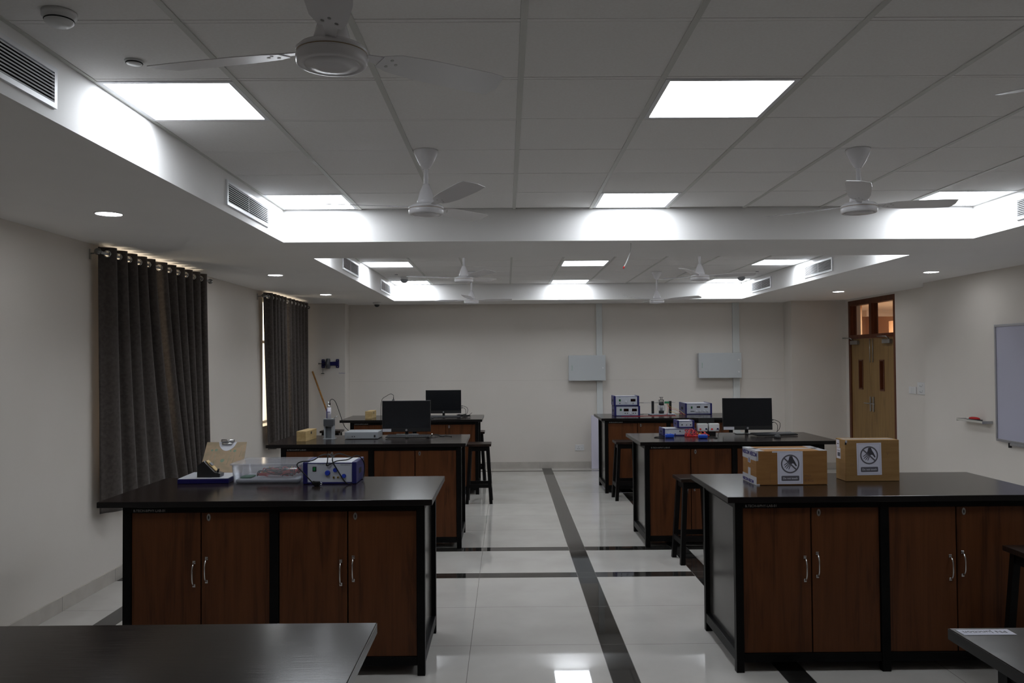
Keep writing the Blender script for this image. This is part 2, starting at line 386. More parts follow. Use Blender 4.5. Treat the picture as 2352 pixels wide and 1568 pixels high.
# soffit with two coffers
b = nb()
xa, xb = XW, XD
yy = [YF, COF[0][0], COF[0][1], COF[1][0], COF[1][1], YB]
for i in (0, 2, 4): bx(b, xa, xb, yy[i], yy[i+1], ZS, 3.2)
for c0, c1 in COF: bx(b, xa, CX0, c0, c1, ZS, 3.2); bx(b, CX1, xb, c0, c1, ZS, 3.2)
struct('ceiling', b, 'soffit', 'plain white lowered ceiling around the two raised bays')
XG = [CX0 + .6*k for k in range(10)]
def ygrid(i): return [6.48 - .6*k for k in range(9)] if i == 0 else [12.93 - .6*k for k in range(10)]
CELLS = {0: [(0, 0), (4, 0), (8, 0), (0, 4), (4, 4), (8, 4), (0, 8), (4, 8), (8, 8)],
         1: [(0, 0), (4, 0), (8, 0), (0, 4), (4, 4), (8, 4), (0, 8), (4, 8), (8, 8)]}
for i, (c0, c1) in enumerate(COF):
    yg = ygrid(i)
    lit = set()
    for (a, r) in CELLS[i]:
        if r + 1 < len(yg) or i == 1: lit.add((a, r))
    b = nb(); g = nb(); s = nb(); g2 = nb()
    ye = yg + ([c0] if yg[-1] > c0 + .02 else [])
    for r in range(len(ye)-1):
        y1, y0 = ye[r], ye[r+1]
        for a in range(9):
            if (a, r) in lit: continue
            bx(b, XG[a]+.0125, XG[a+1]-.0125, y0+.0175, y1-.0125, ZC+random.uniform(0, .0015), ZC+.02)
    for x in XG[1:-1]: bx(g, x-.012, x+.012, c0, c1, ZC-.004, ZC+.012)
    for y in ye[1:-1] if ye[-1] == c0 else ye[1:]:
        for a in range(9): bx(g2, XG[a]+.012, XG[a+1]-.012, y-.0115, y+.0115, ZC-.0005, ZC+.012)
    bx(g, CX0, CX0+.02, c0, c1, ZC-.003, ZC+.012); bx(g, CX1-.02, CX1, c0, c1, ZC-.003, ZC+.012)
    bx(s, CX0, CX1, c0, c1, ZC+.022, ZC+.05)  # backing sheet, its dark colour stands in for shade in the tile gaps
    o = struct('ceiling', b, 'tile', ['white ceiling tiles of the raised bay nearer the viewer', 'white ceiling tiles of the raised bay near the back wall'][i])
    o2 = obj('grid_bars', g, 'tbar', o); obj('cross_bars', g2, 'tile', o); o3 = obj('backing', s, 'shadow_gap', o)
    # LED panels
    for (a, r) in sorted(lit):
        x0, x1, y0, y1 = XG[a]+.0135, XG[a+1]-.0135, ye[r+1]+.0135, ye[r]-.0135
        col = {0: 'left column', 4: 'middle column', 8: 'right column'}[a]
        row = {0: 'row touching the end beam', 4: 'middle row', 8: 'row at its near end'}[r]
        t = thing('ceiling_light', 'lit square ceiling light panel, %s, %s of the %s bay' % (col, row, ['near', 'far'][i]), 'ceiling light', ((x0+x1)/2, (y0+y1)/2, ZC), 0, 'square light panels in the tiled ceiling')
        hx, hy = (x1-x0)/2, (y1-y0)/2
        f = nb()
        e = .022
        bx(f, -hx, hx, -hy, -hy+e, -.004, .021); bx(f, -hx, hx, hy-e, hy, -.004, .021)
        bx(f, -hx, -hx+e, -hy+e, hy-e, -.004, .021); bx(f, hx-e, hx, -hy+e, hy-e, -.004, .021)
        obj('frame', f, 'grille', t)
        f = nb(); bx(f, -hx+e, hx-e, -hy+e, hy-e, .003, .012); obj('diffuser', f, 'panel', t)
# round downlights in the soffit
DL = [(-2.466, 5.19, 'above the left curtain, nearest of three'), (-2.468, 8.94, 'left side, between the two curtains'), (-2.506, 11.61, 'left side, above the far curtain'),
      (4.633, 9.04, 'right side, over the whiteboard end'), (4.658, 11.64, 'right side, in front of the door'), (4.62, 5.2, 'right side, outside the picture edge'), (-2.46, 1.5, 'left side, above the viewer'), (4.62, 1.5, 'right side, above the viewer')]
for x, y, d in DL:
    t = thing('downlight', 'round lit downlight in the plain ceiling, ' + d, 'downlight', (x, y, ZS), 0, 'round recessed downlights')
    f = nb(); torus(f, (0, 0, -.002), (0, 0, 1), .080, .005, 32, 6); obj('rim', f, 'plastic_white', t)
    f = nb(); cyl(f, (0, 0, -.003), (0, 0, -.0005), .077, n=32); obj('lens', f, 'down', t)

# baseboards
b = nb(); bx(b, XW, XW+.012, YF, YB, 0, .105)
for k in range(20): pass
struct('baseboard_left', b, 'skirt', 'tiled skirting along the left wall')
b = nb(); bx(b, -2.60, 4.62, YB-.012, YB, 0, .105); bx(b, XW+.012, -2.6, YP-.012, YP, 0, .105); bx(b, 4.62, XD-.012, YP-.012, YP, 0, .105)
struct('baseboard_back', b, 'skirt', 'tiled skirting along the back wall')
b = nb(); bx(b, XR-.012, XR, YF, 10.40, 0, .105); bx(b, XR, XD, 10.40, 10.412, 0, .105); bx(b, XD-.012, XD, 10.412, DY0-.01, 0, .105); bx(b, XD-.012, XD, DY1+.01, YP-.012, 0, .105)
struct('baseboard_right', b, 'skirt', 'tiled skirting along the right wall')
b = nb()
for k in range(20):
    y = 4.46 + .815*k
    if y < YB - .1: bx(b, XW+.012, XW+.0128, y-.0015, y+.0015, 0, .105)
for k in range(9):
    x = -1.9 + .815*k
    if x < 4.6: bx(b, x-.0015, x+.0015, YB-.0128, YB-.012, 0, .105)
struct('trim_1', b, 'shadow_gap', 'thin joints between the skirting tiles')

b = nb(); bx(b, -2.60, 4.62, YB-.0006, YB, 1.452, 1.455); struct('trim_2', b, mat('plaster_joint', (.50, .46, .42), .6), 'faint horizontal plaster joint across the back wall')
# windows
for i, (y0, y1, z0, z1) in enumerate(WIN):
    X = XW-.20
    f = nb(); w_ = .05
    bx(f, X-.03, X+.03, y0, y1, z0, z0+w_); bx(f, X-.03, X+.03, y0, y1, z1-w_, z1)
    bx(f, X-.03, X+.03, y0, y0+w_, z0+w_, z1-w_); bx(f, X-.03, X+.03, y1-w_, y1, z0+w_, z1-w_)
    ym = (y0+y1)/2; bx(f, X-.03, X+.03, ym-w_/2, ym+w_/2, z0+w_, z1-w_); bx(f, X-.03, X+.03, y0+w_, ym-w_/2, 2.05, 2.09); bx(f, X-.03, X+.03, ym+w_/2, y1-w_, 2.05, 2.09)
    o = struct('window_%d' % (i+1), f, 'plastic_white', ['white framed window behind the near curtains', 'white framed window behind the far curtain'][i])
    g = nb(); bx(g, X-.004, X+.004, y0+w_, ym-w_/2, z0+w_, z1-w_); bx(g, X-.004, X+.004, ym+w_/2, y1-w_, z0+w_, z1-w_); obj('pane', g, 'glass', o)
    g = nb(); bx(g, X+.03, XW+.012, y0+.001, y1-.001, z0+.0005, z0+.018); obj('window_sill', g, 'ledge', o)

# door
X = XD
f = nb(); D = .11; fw = .07
bx(f, X+.004, X+D, DY0, DY0+fw, 0, DZ); bx(f, X+.004, X+D, DY1-fw, DY1, 0, DZ); bx(f, X+.004, X+D, DY0+fw, DY1-fw, DZ-.08, DZ)
bx(f, X+.004, X+D, DY0+fw, DY1-fw, 2.09, 2.15); ym = (DY0+DY1)/2+.01; bx(f, X+.004, X+D, ym-.04, ym+.04, 2.15, DZ-.08)
door = struct('door_1', f, 'frame_wood', 'double wooden door with reddish frame and glass lights above')
for nm, y0, y1 in (('near', DY0+fw+.002, ym-.002), ('far', ym+.002, DY1-fw-.002)):
    yc = (y0+y1)/2 + (.03 if nm == 'near' else .02)
    f = nb(); hw = .075
    bx(f, X+.02, X+.06, y0, yc-hw, .005, 2.086); bx(f, X+.02, X+.06, yc+hw, y1, .005, 2.086)
    bx(f, X+.02, X+.06, yc-hw, yc+hw, .005, 1.30); bx(f, X+.02, X+.06, yc-hw, yc+hw, 1.76, 2.086)
    lf = obj('door_leaf', f, 'doorwood', door)
    f = nb(); bx(f, X+.012, X+.065, yc-hw, yc-hw+.02, 1.30, 1.76); bx(f, X+.012, X+.065, yc+hw-.02, yc+hw, 1.30, 1.76)
    bx(f, X+.012, X+.065, yc-hw+.02, yc+hw-.02, 1.30, 1.32); bx(f, X+.012, X+.065, yc-hw+.02, yc+hw-.02, 1.74, 1.76); obj('vision_frame', f, 'frame_wood', lf)
    f = nb(); bx(f, X+.036, X+.042, yc-hw+.02, yc+hw-.02, 1.32, 1.74); obj('vision_pane', f, 'glass', lf)
    hy = ym + (-.05 if nm == 'near' else .05)
    f = nb(); bx(f, X+.008, X+.02, hy-.02, hy+.02, .98, 1.20); obj('lock_plate', f, 'steel', lf)
    f = nb(); sgn = -1 if nm == 'near' else 1; tube(f, [(X+.01, hy, 1.10), (X-.03, hy, 1.10), (X-.03, hy+sgn*.02, 1.10), (X-.028, hy+sgn*.13, 1.10)], .008, smooth_pts=False); obj('door_handle', f, 'steel', lf)
    f = nb(); cyl(f, (X+.014, hy, 1.72), (X+.014, hy, 2.08), .006, n=8); obj('tower_bolt', f, 'steel', lf)
    f = nb(); bx(f, X-.03, X+.02, (y0+.05 if nm == 'near' else y1-.30), (y0+.30 if nm == 'near' else y1-.05), 2.00, 2.06, .004); obj('closer_body', f, 'steel', lf)
    f = nb(); ya = y0+.12 if nm == 'near' else y1-.12; yb2 = ya+.35 if nm == 'near' else ya+.32
    tube(f, [(X-.005, ya, 2.065), (X-.05, ya, 2.10), (X-.05 if nm == 'far' else X-.02, yb2, 2.11)], .009, smooth_pts=False); obj('closer_arm', f, 'steel', lf)
f = nb(); bx(f, X+.05, X+.056, DY0+fw, ym-.04, 2.15, DZ-.08); bx(f, X+.05, X+.056, ym+.04, DY1-fw, 2.15, DZ-.08); obj('transom_pane', f, 'glass', door)

# ================================================================== AIR GRILLES
def grille(label, x, y0, y1, facing):
    z0, z1 = 2.768, 2.925
    t = thing('air_grille', label, 'air vent', (x, (y0+y1)/2, z0), 0, 'air grilles in the sides of the ceiling bays')
    s = facing; h = (y1-y0)/2; H = z1-z0
    f = nb(); e = .020; xo = s*.012
    xs = sorted((0, xo))
    bx(f, *xs, -h, h, 0, e); bx(f, *xs, -h, h, H-e, H); bx(f, *xs, -h, -h+e, e, H-e); bx(f, *xs, h-e, h, e, H-e)
    obj('frame', f, 'grille', t)
    f = nb(); bx(f, *sorted((0, s*.001)), -h+e, h-e, e, H-e); obj('backing', f, 'dark', t)
    f = nb(); n = 9
    for k in range(n):
        z = e + (k+.5)*(H-2*e)/n
        mt = Matrix.Translation((s*.007, 0, z)) @ Matrix.Rotation(s*.5, 4, 'Y')
        bx(f, -.0055, .0055, -h+e, h-e, -.0024, .0024, 0, mt)
    bx(f, *sorted((s*.0015, s*.006)), -.003, .003, e, H-e)
    obj('slats', f, 'grille', t)
GL = [(CX0, 2.27, 3.20, 1, 'cut by the left picture edge, near bay'), (CX0, 5.16, 6.07, 1, 'left side of the near bay beside its corner'), (CX0, 8.83, 9.76, 1, 'left side of the far bay, nearer one'),
      (CX0, 11.51, 12.46, 1, 'left side of the far bay, by its far corner'), (CX1, 5.02, 5.935, -1, 'cut by the right picture edge, near bay'), (CX1, 9.315, 10.19, -1, 'right side of the far bay, larger looking one'), (CX1, 11.485, 12.38, -1, 'right side of the far bay, by its far corner')]
for x, y0, y1, s, d in GL: grille('white louvred air grille, ' + d, x, y0, y1, s)

# ================================================================== CEILING FANS
def make_fan():
    t = thing('ceiling_fan', 'x', 'ceiling fan', (0, 0, ZC), 0, 'white three blade ceiling fans')
    f = nb(); lathe(f, [(0, 0), (.068, 0), (.070, -.008), (.062, -.03), (.040, -.075), (.020, -.105), (.014, -.107), (0, -.107)], 32); obj('ceiling_cup', f, 'fan', t)
    f = nb(); cyl(f, (0, 0, -.02), (0, 0, -.235), .0125, n=16); obj('down_rod', f, 'fan', t)
    f = nb(); lathe(f, [(0, -.19), (.017, -.19), (.022, -.20), (.038, -.24), (.050, -.285), (.052, -.302), (.046, -.304), (0, -.304)], 32); obj('lower_cup', f, 'fan', t)
    f = nb(); lathe(f, [(0, -.300), (.060, -.304), (.088, -.312), (.0985, -.322), (.099, -.330), (.0965, -.3305), (.0965, -.3325), (.098, -.333), (.099, -.345), (.097, -.356), (.094, -.362), (.080, -.364), (.079, -.361), (.074, -.361), (.073, -.364), (.04, -.370), (0, -.372)], 48)
    mo = obj('motor', f, 'fan', t)
    f = nb(); torus(f, (0, 0, -.3315), (0, 0, 1), .0965, .0018, 48, 6); obj('trim_ring', f, 'fangold', mo)
    poly = [(.155, -.030), (.20, -.052), (.30, -.062), (.52, -.066), (.575, -.060), (.60, .010), (.592, .058), (.50, .064), (.30, .060), (.20, .046), (.155, .030)]
    for k in range(3):
        f = nb(); mt = Matrix.Rotation(2*PI*k/3, 4, 'Z') @ Matrix.Translation((0, 0, -.322)) @ Matrix.Rotation(-.042, 4, 'Y') @ Matrix.Rotation(-.20, 4, 'X')
        prism(f, poly, -.001, .001, mt)
        bl = obj('blade', f, 'fan', t)
        f = nb(); prism(f, [(.085, -.014), (.15, -.020), (.205, -.034), (.215, -.034), (.215, .034), (.205, .034), (.15, .020), (.085, .014)], .0012, .004, mt)
        obj('blade_bracket', f, 'fan', bl)
        f = nb()
        for (px, py) in ((.185, .018), (.185, -.018), (.208, 0)):
            p0 = mt @ Vector((px, py, -.0025)); p1 = mt @ Vector((px, py, .0012)); cyl(f, p0, p1, .005, n=10)
        obj('screws', f, 'steel', bl)
    return t
FANS = [(-.478, 2.30, -80, 'nearest ceiling fan, one blade pointing straight out of the top'), (-.445, 4.68, -60, 'white ceiling fan right above the left aisle in the near bay'),
        (2.005, 4.70, -113, 'white ceiling fan on the right of the near bay, before the corner light'), (2.02, 2.30, 125, 'ceiling fan mostly outside, only one blade tip entering at the right'),
        (-.44, 8.75, -60, 'ceiling fan in the far bay, left pair, nearer one'), (-.46, 11.15, -95, 'ceiling fan in the far bay, left pair, farther one'),
        (2.03, 8.70, -118, 'ceiling fan in the far bay, right pair, nearer one'), (2.05, 11.30, 95, 'ceiling fan in the far bay, right pair, farther one')]
fan0 = make_fan()
for i, (x, y, a, d) in enumerate(FANS):
    if i == 0: fan0.location = (x, y, ZC); fan0.rotation_euler = (0, 0, math.radians(a)); fan0['label'] = d; continue
for i, (x, y, a, d) in enumerate(FANS):
    if i:
        fc = dup(fan0, (x, y, ZC), math.radians(a), d)
        if i in (5, 7):                                   # these two hang on a longer rod
            for ch in [o for o in C.objects if o.parent == fc and not o.name.startswith('ceiling_cup')]: ch.location.z -= .062

# smoke detectors, sensors, camera
def disc_dev(name, label, x, y, z, r, h, m='plastic_white', dome=None, grp=None):
    t = thing(name, label, name.replace('_', ' '), (x, y, z), 0, grp)
    f = nb(); lathe(f, [(0, 0), (r, 0), (r, -h*.35), (r*.86, -h*.45), (r*.82, -h*.8), (r*.6, -h), (0, -h)], 32); obj('body', f, m, t)
    if dome:
        f = nb(); lathe(f, [(0, -h)] + [(dome*math.cos(a), -h - dome*.9*math.sin(a)) for a in [k*PI/2/8 for k in range(9)]], 24); obj('dome', f, 'black' if name == 'security_camera' else 'grey_case', t)
    else:
        f = nb(); torus(f, (0, 0, -h*.62), (0, 0, 1), r*.83, .0025, 32, 6); obj('vent_ring', f, 'dark', t)
    return t
disc_dev('smoke_detector', 'white smoke detector at the top left corner of the picture', -1.50, 2.80, ZC, .055, .045)
disc_dev('sprinkler_cover', 'flat white round cover beside the fan blade tip', -1.452, 3.26, ZC, .036, .014)
disc_dev('smoke_detector', 'grey domed smoke detector left, before the far corner light', -1.43, 11.75, ZC, .056, .04, dome=.056)
disc_dev('smoke_detector', 'grey domed smoke detector right, before the far corner light', 3.33, 11.75, ZC, .056, .04, dome=.056)
disc_dev('sprinkler_cover', 'tiny round cover left of the far left smoke detector', -1.50, 11.42, ZC, .022, .01)
disc_dev('sprinkler_cover', 'tiny round cover right of the far right smoke detector', 3.42, 11.3, ZC, .022, .01)
disc_dev('security_camera', 'black domed security camera under the far ceiling edge', -2.04, 13.2, ZS, .065, .04, dome=.042)
# loose cable from soffit
t = thing('hanging_cable', 'loose white cable with red taped end hanging from ceiling', 'cable', (1.00, 6.66, ZS))
f = nb(); tube(f, [(.004, 0, 0), (.002, 0, -.05), (-.012, 0, -.10), (-.032, 0, -.15), (-.052, 0, -.188)], .0042); obj('sheath', f, 'plastic_white', t)
f = nb(); tube(f, [(-.052, 0, -.186), (-.058, 0, -.203)], .0062, smooth_pts=False); obj('taped_end', f, 'red', t)

# ================================================================== CURTAINS
ZR = 2.643
def curtain(label, tops, bots, nw, xc, A, z0, z1, gap_end=None, seed=1, parent_group='grey velvet eyelet curtains'):
    rnd = random.Random(seed)
    yt0, yt1 = tops; yb0, yb1 = bots
    t = thing('curtain', label, 'curtain', (xc, (yt0+yt1)/2, z0), 0, parent_group)
    oy = (yt0+yt1)/2
    per = 24; n = nw*per
    jt = [rnd.uniform(-.10, .10) for _ in range(nw+1)]; jb = [rnd.uniform(-.30, .30) for _ in range(nw+1)]; ab = [rnd.uniform(.65, 1.15) for _ in range(nw+1)]
    zs = [z1, z1-.012] + [ZR+.030-.0046*k for k in range(14)] + [ZR-.045, ZR-.09, z1-.20, z1-.4, z1-.7, z1-1.0, z1-1.3, z1-1.6, z1-1.8, z1-1.95, z0+.02, z0]
    def pos(i, z):
        s = i/n; ph = s*nw*2*PI; k = min(int(s*nw), nw-1); fr = s*nw - k
        d = (z1-z)/(z1-z0); d2 = d**1.3
        j = (jt[k]*(1-fr)+jt[k+1]*fr)*(1-d2) + (jb[k]*(1-fr)+jb[k+1]*fr)*d2
        if i == 0 or i == n: j = 0
        ytop = yt0+(yt1-yt0)*s; ybot = yb0+(yb1-yb0)*s
        per_t = (yt1-yt0)/nw
        y = ytop*(1-d2)+ybot*d2 + j*per_t*(1 if 0 < s < 1 else 0)
        a = A*((1-d2)+d2*(ab[k]*(1-fr)+ab[k+1]*fr))
        tri = 1 - 2*abs(((ph/(2*PI)+.5) % 1.0)*2 - 1) if 0 else (4*abs((ph/(2*PI)) % 1.0 - .5) - 1)*-1; sn = .55*tri - .45*math.cos(ph)
        return Vector((a*sn, y + .012*math.sin(2*ph) - oy, z - z0))
    f = nb(); grid = [[f.verts.new(pos(i, z)) for i in range(n+1)] for z in zs]
    cen = []
    for k in range(nw*2):
        i = int(round((k+.5)*per/2)); cen.append((pos(i, ZR), (pos(min(i+1, n), ZR)-pos(max(i-1, 0), ZR)).normalized()))
    for r in range(len(zs)-1):
        for i in range(n):
            q = (grid[r][i], grid[r][i+1], grid[r+1][i+1], grid[r+1][i])
            c = sum((v.co for v in q), Vector())/4
            if any((c-g).length < .021 for g, _ in cen): continue
            fc = f.faces.new(q); fc.smooth = True
    bmesh.ops.delete(f, geom=[v for v in f.verts if not v.link_faces], context='VERTS')
    o = obj('fabric', f, 'cur', t)
    md = o.modifiers.new('thick', 'SOLIDIFY'); md.thickness = .0024; md.offset = 0
    for g, d in cen:
        nrm = Vector((d.y, -d.x, 0)); q = nb(); torus(q, (0, 0, 0), nrm, .0245, .0052, 24, 8)
        obj('grommet', q, 'chrome', t, loc=g)
    return t
XCU = XW + .115
curtain('grey curtain, left half at the near window, folds leaning right', (6.49, 7.40), (6.56, 7.96), 5, XCU, .052, .62, 2.695, seed=3)
curtain('grey curtain, right half at the near window, beside bare wall', (7.45, 8.66), (8.01, 8.76), 6, XCU, .052, .62, 2.695, seed=5)
curtain('grey curtain, left half at the far window, bright gap beside it', (10.89, 11.77), (11.07, 11.97), 5, XCU, .050, .63, 2.695, seed=8)
curtain('grey curtain, right half at the far window, beside back pillar', (11.83, 13.03), (12.02, 13.10), 6, XCU, .050, .63, 2.695, seed=11)
def rod(label, y0, y1):
    t = thing('curtain_rod', label, 'curtain rod', (XCU, (y0+y1)/2, ZR), 0, 'steel curtain rods with ball finials')
    h = (y1-y0)/2
    f = nb(); cyl(f, (0, -h, 0), (0, h, 0), .0115, n=16); obj('pole', f, 'steel', t)
    for s in (-1, 1):
        f = nb(); lathe(f, [(.0, -.030)] + [(.027*math.cos(a), .027*math.sin(a)) for a in [-PI/2+k*PI/10 for k in range(11)]], 20)
        bmesh.ops.translate(f, vec=(0, s*(h+.02), 0), verts=f.verts); obj('finial', f, 'finial', t)
        f = nb(); bx(f, XW-XCU+.0005, XW-XCU+.006, s*(h-.09)-.012, s*(h-.09)+.012, -.045, .035)
        tube(f, [(XW-XCU+.004, s*(h-.09), 0), (-.09, s*(h-.09), 0), (-.03, s*(h-.02), 0), (-.008, s*(h-.005), 0)], .006, smooth_pts=False); obj('bracket', f, 'steel', t)
rod('steel curtain rod with ball ends over the near window', 6.40, 8.78)
rod('steel curtain rod with ball ends over the far window', 10.76, 13.14)

# ================================================================== BENCHES
TH = 1.003
def make_bench(flip, label):
    """origin: floor under the middle of the front leg line; slab overhangs wall side more"""
    t = thing('lab_bench', label, 'workbench', (0, 0, 0), 0, 'black framed lab benches with brown cupboards')
    s0, s1 = (-.995, .905) if not flip else (-.905, .995)
    s = nb(); bx(s, s0, s1, -.022, .945, TH-.034, TH, .002); obj('tabletop', s, 'top', t)
    s = nb(); e_ = .0012; za, zb = TH-.032, TH-.002
    bx(s, s0-e_, s1+e_, -.022-e_, -.0221, za, zb); bx(s, s0-e_, s1+e_, .9451, .945+e_, za, zb); bx(s, s0-e_, s0-.0001, -.022, .945, za, zb); bx(s, s1+.0001, s1+e_, -.022, .945, za, zb)
    obj('edge_band', s, 'edge', t)
    for x in (-.86, .815, -.025):
        for y in (0, .735):
            if x == -.025: q = (x, x+.05)
            else: q = (x, x+.045)
            f = nb(); bx(f, q[0], q[1], y, y+.045, 0, TH-.0345, .002); obj('leg', f, 'frame', t)
    for y in (.004, .738):
        for a, c in ((-.8145, -.0255), (.0255, .8145)):
            f = nb(); bx(f, a, c, y, y+.036, .937, TH-.0345); obj('top_rail', f, 'frame', t)
            f = nb(); bx(f, a, c, y, y+.04, .058, .106, .002); obj('bottom_rail', f, 'frame', t)
    for x in (-.858, .817):
        f = nb(); bx(f, x, x+.041, .0455, .7345, .058, .118, .002); obj('side_rail', f, 'frame', t)
        f = nb(); bx(f, x+.004, x+.036, .0455, .7345, .93, TH-.0345); obj('side_top_rail', f, 'frame', t)
        xi = x+.026 if x < 0 else x+.003
        f = nb(); bx(f, xi, xi+.012, .0455, .7345, .1185, .9295); obj('end_panel', f, 'endp', t)
    f = nb(); bx(f, -.81, .81, .05, .72, .107, .118); obj('cupboard_floor', f, 'inner', t)
    f = nb(); bx(f, -.81, .81, .722, .732, .118, .944); obj('back_panel', f, 'cab', t)
    for a, c in ((-.812, -.4225), (-.4145, -.0285), (.0285, .4145), (.4225, .812)):
        k = [-.812, -.4145, .0285, .4225].index(a)
        f = nb(); bx(f, a, c, .014, .032, .109, .934, .0015); d = obj('cupboard_door', f, 'cab', t)
        hx = c-.035 if k in (0, 2) else a+.028; hz = .585 if k in (0, 2) else .607
        f = nb(); tube(f, [(hx, .016, hz+.064), (hx, .004, hz+.062), (hx, -.010, hz+.05), (hx, -.018, hz+.03), (hx, -.020, hz), (hx, -.018, hz-.03), (hx, -.010, hz-.05), (hx, .004, hz-.062), (hx, .016, hz-.064)], .0042, 8)
        for q in (-.066, .066): bx(f, hx-.008, hx+.008, .010, .0145, hz+q-.009, hz+q+.009, .001)
        obj('handle', f, 'chrome', d)
        if k in (1, 3):
            f = nb(); R = [(math.cos(u), math.sin(u)) for u in [2*PI*i/20 for i in range(20)]]
            mt = Matrix.Translation((a+.040, .0138, .906)) @ Matrix.Rotation(PI/2, 4, 'X')
            prism(f, [(.011*u, .021*v) for u, v in R], 0, .0022, mt); kp = obj('keyhole_plate', f, 'steel', d)
            f = nb(); prism(f, [(.0035*u, .010*v) for u, v in R], .0022, .0026, mt); obj('keyhole', f, 'dark', d)
    f = text_bm('B.TECH-II/PHY-LAB-01', .019, FX(-.80, .0035, .9415), .0003); obj('chalk_writing', f, 'chalk', t)
    return t
BL = make_bench(False, 'bench on the left holding the plastic wire box and clipboard'); BL.location = (-1.333, 4.793, 0)
BR = make_bench(True, 'bench on the right carrying the two cardboard boxes'); BR.location = (2.164, 4.793, 0)
dup(BL, (-1.298, 8.0, 0), 0, 'bench on the left, second row, with grey case and monitor')
dup(BL, (-1.235, 11.2, 0), 0, 'bench on the left, last row before the back wall')
dup(BL, (-1.302, 1.60, 0), 0, 'empty bench top at the bottom left corner of the picture')
dup(BR, (2.176, 7.975, 0), 0, 'bench on the right, second row, with monitor and blue boxes')
dup(BR, (2.174, 11.2, 0), 0, 'bench on the right, last row, under the distribution boxes')
dup(BR, (2.190, 1.50, 0), 0, 'bench corner at the bottom right with a paper label')

# ================================================================== STOOLS
def make_stool():
    t = thing('stool', 'x', 'stool', (0, 0, 0), 0, 'black wooden lab stools')
    f = nb(); bx(f, -.155, .155, -.155, .155, .715, .745, .003); obj('seat', f, 'stoolseat', t)
    for sx in (-1, 1):
        for sy in (-1, 1):
            f = nb(); q = bmesh.new(); bx(q, -.02, .02, -.02, .02, 0, .7145)
            for v in q.verts:
                k = 1 - v.co.z/.7145
                v.co.x += sx*(.108+.042*k); v.co.y += sy*(.108+.042*k)
            merge(f, q); obj('leg', f, 'frame2', t)
    for z0, z1, o in ((.655, .7145, .1), (.20, .245, .135)):
        for k in range(4):
            mt = Matrix.Rotation(k*PI/2, 4, 'Z'); f = nb(); bx(f, -o+.008, o-.008, -o-.022, -o-.004, z0 - (.03 if k % 2 and z0 < .5 else 0), z1 - (.03 if k % 2 and z0 < .5 else 0), 0, mt)
            obj('apron' if z0 > .5 else 'stretcher', f, 'frame2', t)
    return t
STL = [(-.352, 10.615, 0, 'black stool at the aisle end behind the second left bench'), (-.48, 12.40, 0, 'black stool barely showing behind the last left bench'),
       (1.535, 10.76, .03, 'black stool in front of the last right bench'), (1.665, 7.455, .05, 'black stool before the second right bench, beside cardboard boxes bench'),
       (-2.66, 12.75, 0, 'black stool near back left pillar, behind the grey pedestal'), (2.91, 4.50, .0, 'black stool at the right picture edge, only a corner seen')]
s0 = make_stool()
for i, (x, y, a, d) in enumerate(STL):
    if i == 0: s0.location = (x, y, 0); s0['label'] = d
    else: dup(s0, (x, y, 0), a, d)

# ================================================================== WALL THINGS
def duct(label, x0, x1, segs):
    t = thing('cable_duct', label, 'cable duct', ((x0+x1)/2, YB, segs[0][0]), 0, 'grey vertical cable ducts on the back wall'); h = (x1-x0)/2
    f = nb()
    for a, c in segs: bx(f, -h, h, -.04, -.0005, a-segs[0][0], c-segs[0][0], .002)
    obj('cover', f, 'duct', t)
    return t
duct('grey vertical duct running through the left distribution box', 1.497, 1.593, [(.02, 1.44), (1.86, ZS-.001)])
duct('grey vertical duct running through the right distribution box', 3.762, 3.872, [(.02, 1.47), (1.89, ZS-.001)])
def dbox(label, x0, x1, z0, z1, locks):
    t = thing('distribution_box', label, 'electrical box', ((x0+x1)/2, YB-.075, z0), 0, 'grey steel distribution boxes on the back wall'); h = (x1-x0)/2; H = z1-z0
    f = nb(); bx(f, -h+.008, h-.008, -.055, .0745, .008, H-.008); obj('case', f, 'panel_grey', t)
    f = nb(); bx(f, -h, h, -.072, -.0555, 0, H, .003); d = obj('door', f, 'panel_grey', t)
    for z in locks:
        f = nb(); cyl(f, (h-.045, -.0725, z*H), (h-.045, -.082, z*H), .013, n=16); obj('lock', f, 'plastic_white', d)
    f = text_bm('Schneider', .022, Matrix.Translation((-h+.062, -.0725, H*.40)) @ Matrix.Rotation(PI/2, 4, 'X') @ Matrix.Rotation(PI/2, 4, 'Z'), .0003); obj('logo_text', f, 'pcb', d)
dbox('grey distribution box left of the centre duct, one lock', 1.024, 1.632, 1.445, 1.862, (.5,))
dbox('grey distribution box on the right, two locks', 3.167, 3.870, 1.474, 1.888, (.72, .24))
def plate(name, label, loc, rz, w_, h_, kind):
    t = thing(name, label, name.replace('_', ' '), loc, rz)
    f = nb(); bx(f, -w_/2, w_/2, -.011, -.0005, 0, h_, .002); obj('plate', f, 'plastic_white', t)
    f = nb()
    if kind == 'socket':
        for (x, z) in ((-.02, .058), (-.032, .030), (-.008, .030)): cyl(f, (x, -.0112, z), (x, -.0125, z), .005, n=10)
    elif kind == 'double':
        for z0 in (.028, .105):
            for (x, z) in ((-.035, .008), (-.02, 0), (.0, 0), (.025, 0), (.035, .02)): cyl(f, (x, -.0112, z0+z), (x, -.0125, z0+z), .006, n=8)
    else:
        for x in (-.03, 0, .03): bx(f, x-.0008, x+.0008, -.0118, -.0112, .01, h_-.01)
    obj('openings', f, 'dark' if kind == 'socket' else 'grey_case', t)
    if kind == 'socket':
        f = nb(); bx(f, .02, .045, -.0165, -.0112, .028, .062, .002); obj('switch', f, 'plastic_white', t)
plate('wall_socket', 'white wall socket low on the back wall', (1.206, YB, .288), 0, .15, .095, 'socket')
